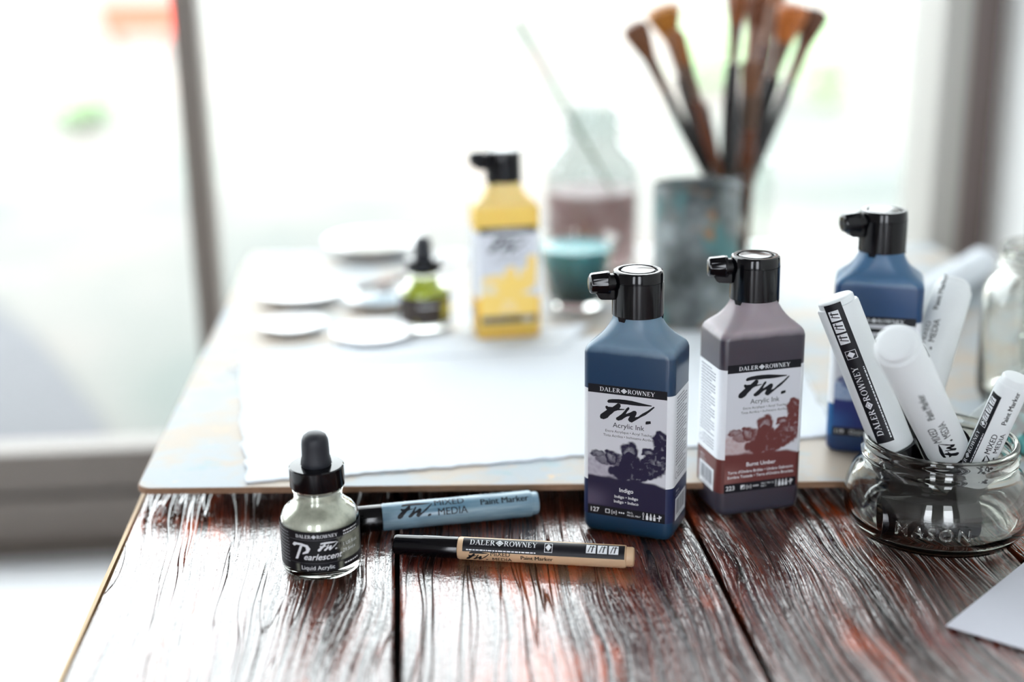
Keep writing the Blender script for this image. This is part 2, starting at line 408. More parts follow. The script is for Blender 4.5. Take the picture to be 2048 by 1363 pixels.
for k in range(5):
    n0 = len(b.v); x0, x1_ = PX[k]+.0014, PX[k+1]-.0014
    NY = 60
    # plank cross-section with worn edges, edge line wandering a little
    rings = []
    for j in range(NY+1):
        y = Y0+(Y1-Y0)*j/NY
        a = x0+.0007*noise.noise((k*5.1, y*14, 1)) if k else x0+.0015*noise.noise((9, y*9, 1))
        e = x1_+.0007*noise.noise((k*5.1, y*14, 7))
        dz = [-.0002, 0, -.0006, -.0002, -.0004][k]
        rings.append([(a, y, TZ-.028), (a, y, TZ-.0018+dz), (a+.0014, y, TZ+dz), (e-.0014, y, TZ+dz), (e, y, TZ-.0018+dz), (e, y, TZ-.028)])
    b.loft(rings)
    cols += [(.13+.17*k, ridg[k], 0)]*(len(b.v)-n0)
top = mesh_obj('tabletop', b.v, b.f, [WOOD], tb, b.m, colors=cols)
b = MB(); b.box(PX[0], PX[-1], Y0, Y1, TZ-.034, TZ-.0281); b.build('added_gap_shade', pm('gap_dark', srgb(14, 9, 9), .9), tb)  # near-black backing added under the planks so the gaps look shaded
b = MB(); b.box(PX[0]-.0022, PX[0]-.0002, Y0, Y1, TZ-.03, TZ-.0028)
b.build('edge_strip', pm('edge_pine', srgb(196, 160, 108), .5), tb)
b = MB(); b.box(PX[0]+.03, PX[-1]-.03, Y0+.05, Y0+.07, TZ-.11, TZ-.028); b.box(PX[0]+.03, PX[-1]-.03, Y1-.07, Y1-.05, TZ-.11, TZ-.028)
b.box(PX[0]+.03, PX[0]+.05, Y0+.07, Y1-.07, TZ-.11, TZ-.028); b.box(PX[-1]-.05, PX[-1]-.03, Y0+.07, Y1-.07, TZ-.11, TZ-.028)
DKW = pm('dark_wood', srgb(46, 26, 20), .4); b.build('apron', DKW, tb)
for x in (PX[0]+.06, PX[-1]-.06):
    for y in (Y0+.08, Y1-.08):
        b = MB(); b.box(x-.025, x+.025, y-.025, y+.025, 0.0, TZ-.028); b.build('leg', DKW, tb, bevel=.003)

# ------------------------------------------------------------------ hardboard drawing board and the paper on it
BZ0, BZ1 = .0095, .0130          # underside and top above the table
A = at(271, 976, BZ1); A.z = 0
Bf = at(1700, 962, BZ1); Bf.z = 0
ux = (Bf-A).normalized(); uy = Vector((-ux.y, ux.x, 0))
lft = at(430, 655, BZ1); lft.z = 0
def bp(u, v, z=0): return A+ux*u+uy*v+Vector((0, 0, TZ+z))
shl = (lft-A); sh = shl.dot(ux)/shl.dot(uy)
BWd, BLn = .66, .575
out_ = []
for cx, cv, a0 in ((.008, .008, 180), (BWd-.008, .008, 270), (BWd-.008, BLn-.008, 0), (.008, BLn-.008, 90)):
    for i in range(7):
        a = math.radians(a0+15*i); u = cx+.008*math.cos(a); v = cv+.008*math.sin(a)
        out_.append((u+sh*v, v))
m = NT('stained_hardboard'); tx = m.n('TexCoord')
n1 = m.noise(m.mapping(tx.outputs['Object'], (18, 26, 1)), 1, 4, .65)
n2 = m.noise(m.mapping(tx.outputs['Object'], (30, 34, 1), (5, 2, 0)), 1, 3, .6)
n3 = m.noise(m.mapping(tx.outputs['Object'], (45, 60, 1), (1, 9, 0)), 1, 3, .6)
c = m.mix(m.ramp(n1.outputs[0], [(.44, (0,0,0)), (.58, (1,1,1))]).outputs[0], srgb(172, 160, 146), srgb(158, 166, 172))
c = m.mix(m.ramp(n2.outputs[0], [(.60, (0,0,0)), (.68, (1,1,1))]).outputs[0], c, srgb(146, 164, 170))
c = m.mix(m.ramp(n3.outputs[0], [(.66, (0,0,0)), (.70, (1,1,1))]).outputs[0], c, srgb(190, 168, 140))
m.l(c, m.b.inputs['Base Color']); m.b.inputs['Roughness'].default_value = .5; m.b.inputs['Specular IOR Level'].default_value = .3
EDG = pm('hardboard_edge', srgb(142, 108, 82), .7, var=(200, .7))
b = MB(); n_ = len(out_)
V = [bp(u, v, z) for z in (BZ0, BZ1-.0006) for u, v in out_]+[bp(u+(.0006 if u < BWd/2 else -.0006), v+(.0006 if v < BLn/2 else -.0006), BZ1) for u, v in out_]
b.add(V, [tuple(range(n_))[::-1]]+[(i, (i+1) % n_, n_+(i+1) % n_, n_+i) for i in range(n_)], 1)
b.add(V, [(n_+i, n_+(i+1) % n_, 2*n_+(i+1) % n_, 2*n_+i) for i in range(n_)], 1); b.add(V, [tuple(range(2*n_, 3*n_))], 0)
bd = thing('drawing_board', 'large paint-stained hardboard drawing board with rounded corners on the table', 'board', (0, 0, 0))
b.build('panel', [m.mat, EDG], bd)
b = MB()
for v in (.03, .28, .52):
    P = [bp(u+sh*v, v+dv, z) for z in (.0002, BZ0) for u, dv in ((.03, 0), (BWd-.2, 0), (BWd-.2, .02), (.03, .02))]
    b.add(P, [(3,2,1,0), (4,5,6,7), (0,1,5,4), (1,2,6,5), (2,3,7,6), (3,0,4,7)])
b.build('batten', DKW, bd)
# the sheet with a torn deckle edge
def sheet(name, P, z, th, label, n=90, rough=.0012, mat=PAPER, lift=0):
    """P four corners front-left, front-right, back-right, back-left"""
    ring = []
    for k in range(4):
        a, c_ = P[k], P[(k+1) % 4]; d = (c_-a); nn = Vector((-d.y, d.x, 0)).normalized()
        for i in range(n):
            t = i/n; fade = min(1, t*12, (1-t)*12)
            q = a+d*t
            ring.append(q+nn*fade*rough*(1.2*noise.noise((q.x*60, q.y*60, k))+.8*noise.noise((q.x*190, q.y*190, k+5))))
    b = MB(); N = len(ring)
    def zz(q): return z+lift*max(0, noise.noise((q.x*9, q.y*9, 3)))
    V = [(q.x, q.y, TZ+zz(q)) for q in ring]+[(q.x, q.y, TZ+zz(q)+th) for q in ring]
    b.add(V, [tuple(range(N))[::-1], tuple(range(N, 2*N))]+[(i, (i+1) % N, N+(i+1) % N, N+i) for i in range(N)])
    o = b.build(name, mat); tag(o, label, 'paper'); return o
z1 = BZ1+.0002
sheet('watercolor_paper', [at(492, 966, z1), at(1668, 872, z1), at(1560, 655, z1), at(478, 712, z1)], z1, .0012,
      'large white sheet of heavy paper with torn front edge on the board', rough=.0022)
z1 = BZ1+.0017
sheet('smooth_paper', [at(455, 735, z1), at(1120, 700, z1), at(1180, 648, z1), at(700, 684, z1)], z1, .0006,
      'smaller white sheet overlapping the back of the torn paper', rough=.0001)
cd_ = sheet('white_card', [at(1892, 1252, .0006), at(2150, 1330, .0006), at(2330, 1170, .0006), at(2075, 1104, .0006)], .0008, .0006,
      'smooth white card corner in front of the squat glass jar', rough=0, n=2, mat=pm('card', srgb(214, 216, 226), .6))

# ------------------------------------------------------------------ square ink bottles
def rrect(w, d, r, n=6):
    """rounded rectangle outline, counter-clockwise from the front right corner; front is -y"""
    P = []
    for cx, cy, a0 in ((w/2-r, -d/2+r, -90), (w/2-r, d/2-r, 0), (-w/2+r, d/2-r, 90), (-w/2+r, -d/2+r, 180)):
        for i in range(n+1):
            a = math.radians(a0+90*i/n); P.append((cx+r*math.cos(a), cy+r*math.sin(a)))
    return P
BW, BD, BR = 49*mm, 33*mm, 4.6*mm
def bottle_body():
    NC = 8; rings = []; base = rrect(BW, BD, BR, NC); N = len(base)
    # circle points with matching corners
    circ = []
    for q, a0 in enumerate((-90, 0, 90, 180)):
        for i in range(NC+1):
            a = math.radians(a0+4+82*i/NC); circ.append((math.cos(a), math.sin(a)))
    def ring(z, w, d, r): return [(x, y, z) for x, y in rrect(w, d, r, NC)]
    W, D = BW, BD
    for z, s in ((0.3*mm, 5*mm), (0, 3.5*mm)): pass
    rings.append(ring(.8*mm, W-9*mm, D-9*mm, 3*mm)); rings.append(ring(0, W-7*mm, D-7*mm, 3.4*mm))
    for t in (.25, .5, .75, 1):
        k = math.sin(t*PI/2); z = (1-math.cos(t*PI/2))*5*mm
        rings.append(ring(z, W-6*mm*(1-k), D-6*mm*(1-k), BR))
    for z in (13.4, 13.7): rings.append(ring(z*mm, W, D, BR))
    rings += [ring(z*mm, W, D, BR) for z in (40, 70, 88, 99.5)]
    # shoulder: rounded edge then a hollow curve up to the round neck
    prof = [(.04, 101.6), (.10, 103.0), (.2, 104.3), (.34, 105.8), (.5, 107.5), (.66, 109.7), (.8, 112.2), (.92, 115.2), (1, 118.5), (1, 124)]
    NR = 12.2*mm
    for t, z in prof:
        k = t
        P = []
        for (bx, by), (cx, cy) in zip(base, circ):
            P.append((bx*(1-k)+cx*NR*k, by*(1-k)+cy*NR*k, z*mm))
        rings.append(P)
    return MB().loft(rings)
def ink_mat(name, ink, ink_low, clear, level=.1025, tint=.12):
    m = NT(name); t = m.n('TexCoord'); s = m.n('SeparateXYZ'); m.l(t.outputs['Object'], s.inputs[0])
    nz = m.noise(t.outputs['Object'], 60, 3)
    z = m.math('ADD', s.outputs[2], m.math('MULTIPLY', m.math('SUBTRACT', nz.outputs[0], .5), .003))
    f = m.math('MULTIPLY', z, 8)
    c = m.ramp(f, [(0.0, ink_low), (.1, ink), (level*8-.02, ink), (level*8+.015, clear), (1, clear)]).outputs[0]
    m.l(c, m.b.inputs['Base Color']); m.b.inputs['Roughness'].default_value = .3
    m.b.inputs['Specular IOR Level'].default_value = .5; m.b.inputs['Coat Weight'].default_value = .15; m.b.inputs['Coat Roughness'].default_value = .25
    m.b.inputs['Subsurface Weight'].default_value = .15; m.b.inputs['Subsurface Scale'].default_value = .004
    tr = m.n('BsdfTranslucent'); m.l(c, tr.inputs[0])
    mx = m.n('MixShader'); m.l(m.ramp(f, [(level*8-.02, (tint,)*3), (level*8+.03, (.5,.5,.5))]).outputs[0], mx.inputs[0])
    m.l(m.b.outputs[0], mx.inputs[1]); m.l(tr.outputs[0], mx.inputs[2]); m.l(mx.outputs[0], m.out.inputs[0])
    return m.mat
VC = NT('label_print'); a_ = VC.n('Attribute', attribute_name='print'); VC.l(a_.outputs['Color'], VC.b.inputs['Base Color'])
VC.b.inputs['Roughness'].default_value = .45; VC.b.inputs['Specular IOR Level'].default_value = .3; VC = VC.mat
def ss(a, b, x):
    t = max(0, min(1, (x-a)/(b-a))); return t*t*(3-2*t)
def lerp(a, b, t): return tuple(a[i]+(b[i]-a[i])*t for i in range(3))
FWD = BW/2-BR*.72                  # half width of the flat printed panel
def art(x, y, dark, mid, paper, band_only=False):
    """the picture of drifting ink printed on the label, x and y in mm"""
    n1 = noise.noise((x*.16, y*.16, 2)); n2 = noise.noise((x*.5, y*.5, 5)); n3 = noise.noise((x*1.3, y*1.3, 8))
    px, py = x+1.6*n1+.9*n2, y+1.6*noise.noise((x*.17, y*.17, 11))+.8*noise.noise((x*.5, y*.5, 15))
    d = 0
    for cx, cy, rx, ry, s, ring in ((1, 51, 5.2, 6.6, .85, .45), (2, 45, 6.5, 7, 1, 0), (5, 41, 8, 6.5, 1, 0), (-1, 40, 9, 5, .95, 0), (-8.5, 47.5, 4, 4, .85, .55),
                              (18, 60.5, 5, 5, .95, .25), (18.5, 55, 4, 7, .9, 0), (12.5, 52.5, 4.2, 3.4, .9, .4), (16, 47, 6.5, 7, .8, .35), (12, 43, 9, 5.5, .9, .2),
                              (-16, 48.5, 4.5, 2, .7, .3), (-13, 46, 4.5, 3, .6, .2), (-5, 46, 4, 4, .7, 0), (19, 49, 4, 6, .8, .3)):
        q = math.hypot((px-cx)/rx, (py-cy)/ry); v = s*(1-ss(.78, 1.08, q))
        if ring: v *= 1-ring*(1-ss(.2, .72, q))*(.8+.5*n2)
        d = max(d, v)
    d = max(0, min(1, 1.2*d*(1+.12*n3+.25*n2+.3*math.sin(4*n1+px*.5+2*n2)*n2)))
    fade = (1-ss(-4+.4*(y-36), 1+.4*(y-36), x))*(1-ss(44, 51, y+2*n1))*.55*(1+.4*n2)
    top = 36.5+1.0*n1
    c = lerp(paper, mid, max(0, min(1, fade+.12*ss(40, 70, 100-y)*0)))
    c = lerp(c, dark, d)
    if x > 8: top -= .3*(x-8)*.6
    c = lerp(c, dark, 1-ss(top-1.2, top+.6, y))
    if y < 33: c = lerp(c, lerp(dark, mid, .6), (1-ss(-22, -4, x))*ss(18, 21, y)*(1-ss(23, 33, y))*.55)
    return c
INK_MATS = {}
def ink_bottle(name, label, loc, rz, cap_rz, bodym, dark, mid, side_dark, lines, code, px_code, res=.38, hdr=PRB, coderect=0, lz=0.0):
    t = thing(name, label, 'bottle', loc, rz, None)
    bottle_body().build('body', bodym, t, smooth=True)
    per = rrect(BW+.24*mm, BD+.24*mm, BR+.12*mm, 8)
    # the wrap-round label: white above, ink colour below
    wrap = MB()
    dk = side_dark
    def strip(z0, z1, mi):
        N = len(per); V = [(x, y, z) for z in (z0, z1) for x, y in per]
        wrap.add(V, [(i, (i+1) % N, N+(i+1) % N, N+i) for i in range(N)], mi)
    strip(14*mm, 33.5*mm, 1); strip(33.5*mm, 84.3*mm, 0)
    sdm = pm('label_side_'+name, dk, .4)
    yf = -BD/2-.12*mm
    fr = lambda off: (lambda x, y: (x*mm, yf-off*mm, y*mm))
    # front panel with the picture
    NX = int(2*FWD/mm/res); NYp = int(68.5/res); V = []; Fc = []; C = []
    paper = srgb(206, 208, 214)[:3]
    for j in range(NYp+1):
        y = 19.3+(82.4-19.3)*j/NYp
        for i in range(NX+1):
            x = -FWD/mm+2*FWD/mm*i/NX; V.append((x*mm, yf-.03*mm, y*mm)); C.append(art(x, y, dark[:3], mid[:3], paper))
    for j in range(NYp):
        for i in range(NX): a = j*(NX+1)+i; Fc.append((a, a+1, a+NX+2, a+NX+1))
    lab = mesh_obj('label', V+[], Fc, [VC], t, colors=C); lab.location.z = lz*mm
    wrap.build('label_wrap', [PRW, sdm], lab, smooth=True)
    k = MB(); W_ = FWD/mm
    place2d(k, rect(-W_, 82.4, W_, 87), 0, fr(.03)); place2d(k, rect(-W_, 14, W_, 19.3), 0, fr(.03))
    g, gi, _ = brand(2.25, 0, 84.7, 1.12); place2d(k, g, 1, fr(.08)); place2d(k, gi, 2, fr(.12))
    place2d(k, shift(fw(29.5), 0, 74.2, 1, .92), 0, fr(.08))
    place2d(k, shift(text2d('Acrylic Ink', 3.9), .8, 64.4), 0, fr(.08))
    place2d(k, shift(text2d('Encre Acrylique • Acryl Tusche', 1.98), .8, 61.5), 0, fr(.08))
    place2d(k, shift(text2d('Tinta Acrilica • Inchiostro Acrilica', 1.98), .8, 59.0), 0, fr(.08))
    for i, s in enumerate(lines):
        place2d(k, shift(text2d(s, 3.2 if i == 0 else 2.25, bold=.012), 0, (28.6, 25, 22.2)[i]), 1, fr(.08))
    place2d(k, shift(text2d(code, 3.6, 'LEFT', bold=.01), -W_+1, 15.5), 1, fr(.08))
    place2d(k, merge(rect(-11.4, 15.5, -11.05, 17.9), rect(-9.35, 15.5, -9.0, 17.9), rect(-11.4, 17.6, -9, 17.9), rect(-11.4, 15.5, -9, 15.8)), 1, fr(.08))
    if coderect: place2d(k, poly((-11.4, 15.5), (-9, 17.9), (-11.4, 17.9)), 1, fr(.09))
    place2d(k, shift(text2d('[o]', 2.7, 'LEFT'), -8.2, 15.8), 1, fr(.08))
    for i in range(3): place2d(k, arc(-3.6+1.15*i, 16.7, .45, .45, .44, .44, 0, 360, 10), 1, fr(.08))
    for i, s in enumerate(px_code): place2d(k, shift(text2d(s, 1.45, 'LEFT'), .6, 17.0-1.6*i), 1, fr(.08))
    place2d(k, icons(9.0, 14.9, 3.9), 1, fr(.08))
    k.build('lettering', [hdr, PRW, PRG], lab)
    # small print and bar code on the side panels
    k = MB(); xs = BW/2+.12*mm
    for s in (1, -1):
        sd_ = lambda off, s=s: (lambda x, y: (s*(xs+off*mm), s*x*mm, y*mm))
        for i in range(22):
            place2d(k, dots(-10, 9 if i % 4 else 4, 81.4-1.75*i, .75, i), 1, sd_(.05))
        for i in range(4): place2d(k, dots(-6, 9, 42.0-1.7*i, .7, 40+i), 1, sd_(.05))
        place2d(k, arc(-8.5, 39, 2, 2, .35, .35, 0, 360, 20), 1, sd_(.05))
        place2d(k, shift(text2d('180ml.e', 1.9, 'LEFT'), -9, 29.0), 0, sd_(.05)); place2d(k, shift(text2d('6.08 US fl.oz.', 1.5, 'LEFT'), -9, 26.9), 0, sd_(.05))
        place2d(k, rect(-9.5, 13.2, 10, 25.8), 0, sd_(.05))
        r = random.Random(7); x = -7.5
        while x < 8: wd = r.choice((.25, .5, .8)); place2d(k, rect(x, 16, x+wd, 24.4), 1, sd_(.1)); x += wd+r.choice((.3, .5))
        place2d(k, shift(text2d('5 011386 112714', 1.6), 0, 14.0), 1, sd_(.1))
    k.build('small_print', [PRW, PRG], lab)
    # screw cap with side spout
    cp = thing('cap', '', 'x', (0, 0, 0), cap_rz-rz); del cp['label']; del cp['category']; cp.parent = t
    c = MB(); R = 13.3
    prof = [(11.9, 118.6), (R, 118.6), (R+.05, 119.2), (R-.05, 136.2), (R-.32, 136.3), (R-.32, 136.55), (R-.08, 136.65), (R-.35, 140.6), (R-.75, 141.5), (R-1.5, 141.9), (R-3.0, 141.9),
            (R-3.3, 141.5), (R-3.4, 140.6), (R-4.4, 140.6), (R-4.6, 141.6), (R-5.0, 141.9), (3, 142.25), (.01, 142.3)]
    c.lathe([(r*mm, z*mm) for r, z in prof], 96, rib=(8, -.012, 119.0*mm, 136.1*mm))
    shell = c.build('shell', BLK, cp, smooth=True, sharp=25)
    b = MB()
    for a in (-52, 75, 200):
        q = Matrix.Rotation(math.radians(a), 3, 'Z')
        pts = [q @ Vector(p)*mm for p in ((-2.3, -R-.05, 119), (2.3, -R-.05, 119), (1.7, -R+.2, 116.6), (-1.7, -R+.2, 116.6), (-2.3, -R+1.2, 119), (2.3, -R+1.2, 119), (1.7, -R+1.2, 116.6), (-1.7, -R+1.2, 116.6))]
        b.add(pts, [(0,1,2,3), (4,7,6,5), (0,3,7,4), (1,5,6,2), (3,2,6,7), (0,4,5,1)])
        pts = [q @ Vector(p)*mm for p in ((5.2, -12.42, 119.4), (5.9, -12.1, 119.4), (5.9, -12.1, 131.0), (5.55, -12.24, 131.6), (5.2, -12.42, 131.0))]
    b.build('lock_tab', BLK, cp)
    # spout towards -x
    b = MB(); N = 40
    def spr(x, r, rib=0, zc=135.6):
        return [(x*mm, (r*(1+(rib if i % 4 < 1 else 0)))*math.cos(2*PI*i/N)*mm, (zc+(r*(1+(rib if i % 4 < 1 else 0)))*math.sin(2*PI*i/N))*mm) for i in range(N)]
    b.loft([spr(-11.5, 4.6), spr(-15.6, 4.7)])
    b.loft([spr(-15.2, 6.0), spr(-16.4, 6.05), spr(-16.7, 5.8, .05), spr(-24.0, 5.2, .05), spr(-24.9, 4.9), spr(-25.6, 3.6), spr(-25.8, 1)])
    b.build('spout', BLK, cp, smooth=True, sharp=20)
    b = MB()
    pr = [(-12.0, 134), (-23.4, 132.5), (-21.0, 128.4), (-19.6, 127.4), (-12.0, 127.0)]
    b.add([(x*mm, s*3.2*mm, z*mm) for s in (-1, 1) for x, z in pr], [(0,1,2,3,4), (9,8,7,6,5)]+[(i, 5+i, 5+(i+1) % 5, (i+1) % 5) for i in range(5)])
    b.build('spout_wedge', BLK, cp, bevel=.5*mm)
    return t
def foot(px, py, h=0.0): v = at(px, py, h); v.z = TZ+h; return v
ink_bottle('ink_bottle', 'indigo ink bottle with black spout cap standing on the planks behind the tan marker', foot(1270, 1047, .0004), math.radians(-27), math.radians(3),
    ink_mat('indigo_ink', srgb(32, 62, 92), srgb(14, 50, 70), srgb(140, 168, 190)), srgb(30, 26, 54), srgb(128, 118, 140), srgb(28, 36, 72),
    ('Indigo', 'Indigo • Indigo', 'Indigo • Indaco'), '127', ('PB15,', 'PB122, PBk7'), lz=-3.4)
ink_bottle('ink_bottle', 'brown umber ink bottle with black spout cap standing right of the indigo bottle', foot(1492, 1001, .0004), math.radians(10), math.radians(-3),
    ink_mat('umber_ink', srgb(66, 60, 70), srgb(62, 62, 74), srgb(190, 178, 184)), srgb(104, 56, 54), srgb(170, 128, 122), srgb(98, 48, 44),
    ('Burnt Umber', "Terre d'Ombre Brûlée • Umbra Gebrannt", "Sombra Tostada • Terra d'Ombra Bruciata"), '223', ('PBk7, PR112,', 'PR7.1'), coderect=1)
ink_bottle('ink_bottle', 'blue ink bottle with black spout cap behind the glass jar of markers', foot(1737, 888, BZ1+.0004), math.radians(-20), math.radians(8),
    ink_mat('blue_ink', srgb(20, 62, 106), srgb(26, 48, 96), srgb(92, 134, 172)), srgb(40, 50, 110), srgb(60, 120, 180), srgb(12, 84, 140),
    ('Blue', 'Bleu • Blau', 'Azul • Blu'), '119', ('PB29,', 'PB15'), res=.8, lz=-3.4)
ink_bottle('ink_bottle', 'yellow ink bottle with dark spout cap at the back of the drawing board', foot(1012, 667, BZ1+.0004), math.radians(5), math.radians(3),
    ink_mat('yellow_ink', srgb(243, 214, 118), srgb(234, 188, 70), srgb(248, 230, 170), tint=.4), srgb(240, 204, 110), srgb(240, 214, 140), srgb(232, 180, 40),
    ('Yellow', 'Jaune • Gelb', 'Amarillo • Giallo'), '675', ('PY74,', 'PY65'), res=.9)

# ------------------------------------------------------------------ dropper bottles
def dropper(label, loc, rz, liquid, lab_dark, lab_fade, capm, words=True, level=33.0):
    t = thing('dropper_bottle', label, 'bottle', loc, rz)
    outer = [(.01, 0.9), (14, .6), (17.2, 0), (19.2, .8), (20, 2.8), (20, 24), (19.9, 27), (19.2, 30), (17.4, 32.6), (14.8, 34.6), (12.7, 36.5), (12.2, 38.6), (12.2, 41.6), (12.9, 42.2), (12.9, 43.4), (12.2, 43.9), (12.2, 46.5)]
    inner = [(10.6, 46.5), (10.6, 38.6), (11.2, 36.4), (13.4, 34), (16.2, 32), (18, 29.6), (18.6, 26.6), (18.6, 7), (17.6, 5), (14, 4.2), (.01, 4.2)]
    MB().lathe([(r*mm, z*mm) for r, z in outer+inner], 64).build('glass', CLEAR, t, smooth=True, sharp=50)
    top = [(10.45, 38.6), (10.9, 36.4), (13.2, 34), (16.0, 32), (17.8, 29.6), (18.45, 26.6)]
    prof = [(.01, 4.35), (14, 4.35), (17.4, 5.1), (18.45, 7.1)]+top[::-1]+[(10.45, 42), (.01, 42)]
    MB().lathe([(r*mm, z*mm) for r, z in prof], 64).build('ink', liquid, t, smooth=True, sharp=50)
    R = 20.1
    cyl = lambda off: (lambda x, y: ((R+off)*math.sin(x/R)*mm, -(R+off)*math.cos(x/R)*mm, y*mm))
    NX, NYl = 150, 30; V = []; C = []; F = []
    for j in range(NYl+1):
        y = 5.6+(27.0-5.6)*j/NYl
        for i in range(NX+1):
            x = (-1+2*i/NX)*PI*R*.97; V.append(cyl(0)(x, y)); q = noise.noise((x*.35, y*.35, 3))+.5*noise.noise((x*1.1, y*1.1, 6))
            d = ss(10.5, 13.5, x+3*q)*(1-ss(23.0, 23.1, y))*ss(9.9, 10.0, y)*(1-ss(26, 30, x))
            d = max(d, (1-ss(9.8, 9.9, y))*(ss(-12, -10.5, x)*(1-ss(-10, -9.4, x))+ss(10.5, 11, x)*(1-ss(12, 14, x)))*.8)
            C.append(lerp(lab_dark[:3], lab_fade[:3], d*(.8+.3*q)))
    for j in range(NYl):
        for i in range(NX): a = j*(NX+1)+i; F.append((a, a+1, a+NX+2, a+NX+1))
    lab = mesh_obj('label', V, F, [VC], t, colors=C, smooth=True)
    k = MB()
    if words:
        P = lambda g, m, o=.06: place2d(k, fine(g, .9), m, cyl(o))
        g, gi, _ = brand(1.75, 0, 24.6, 1.05); P(g, 0); P(gi, 1, .1)
        P(fw(10.5, 5.6, 19.2), 0)
        pg = merge([(x, y) for x, y in [(-13.2,19.6),(-12,21),(-8,21),(-4.5,20.2),(-3.2,18.2),(-4.4,16),(-7.5,15.0),(-8.6,15.2),(-9.6,12.4),(-11.2,12.4),(-9.6,15.6),(-8.4,19.2),(-10.5,19.4),(-12,18.6)]] and poly((-13.2,19.6),(-12,21),(-8,21),(-4.5,20.2),(-3.2,18.2),(-4.4,16),(-7.5,15.0),(-7.4,15.8),(-5.4,17.2),(-5.6,19),(-8.4,19.9),(-10.5,19.8),(-12,18.9)),
                   poly((-8.6,19.7),(-7.2,19.7),(-10.2,12.2),(-11.8,12.0)))
        P(pg, 0)
        P(shift(text2d('earlescent', 4.6, 'LEFT', shear=.35, bold=.012), -7.2, 12.2, 1.02), 0)
        P(rect(-9.2, 5.9, 9.2, 9.7), 2, .03); P(shift(text2d('Liquid Acrylic', 3.1), 0, 6.8), 0)
        P(rect(-15, 22.6, 15, 22.75), 1); P(rect(-15, 10.2, 15, 10.3), 1)
        P(shift(text2d('1 US fl.oz.', 2.6, 'LEFT'), 13.2, 17.5), 0, .05); P(shift(text2d('29.5ml.e', 2.6, 'LEFT'), 13.2, 14.2), 0, .05)
        for i in range(10): P(dots(-25, -15.5, 25-1.75*i, .6, i), 1)
        for i in range(2): P(dots(14, 24, 25-1.6*i, .7, i+30), 0)
        P(dots(14, 24, 7.6, .8, 50), 0)
    else: place2d(k, fine(rect(-8, 20, 8, 21), 1), 0, cyl(.06))
    k.build('lettering', [PRW, PRG, PRB], lab)
    cp = MB().lathe([(r*mm, z*mm) for r, z in ((12.4, 44.4), (13.6, 44.4), (13.7, 44.9), (13.7, 54.4), (13.2, 55), (7.9, 55.2), (7.9, 54.8), (.01, 54.8))], 120,
                    rib=(2, -.012, 45*mm, 54.2*mm)).build('cap', BLK, t, smooth=True, sharp=25)
    MB().lathe([(r*mm, z*mm) for r, z in ((7.3, 54.9), (7.7, 55.8), (7.5, 57.6), (6.9, 60), (6.75, 66), (6.5, 68.4), (5.6, 70.4), (3.8, 71.7), (1.6, 72.1), (.01, 72.2))], 48).build('bulb', capm, cp, smooth=True)
    return t
pearl = NT('pearl_ink'); t_ = pearl.n('TexCoord'); nz = pearl.noise(t_.outputs['Object'], 70, 5, .7)
pearl.l(pearl.ramp(nz.outputs[0], [(.3, srgb(172, 178, 162)), (.6, srgb(226, 228, 214))]).outputs[0], pearl.b.inputs['Base Color'])
pearl.b.inputs['Roughness'].default_value = .38; pearl.b.inputs['Metallic'].default_value = .35; pearl = pearl.mat
dropper('small silver pearlescent ink dropper bottle with black label standing on the front planks', foot(645, 1127, .0004), math.radians(-2), pearl, srgb(8, 8, 14), srgb(140, 142, 128), BLKM)
dropper('small lime green ink dropper bottle on the board beside the yellow bottle', foot(851, 650, BZ1+.0004), math.radians(8), pm('lime_ink', srgb(206, 222, 40), .35), srgb(60, 52, 48), srgb(200, 190, 60), BLKM, words=False)

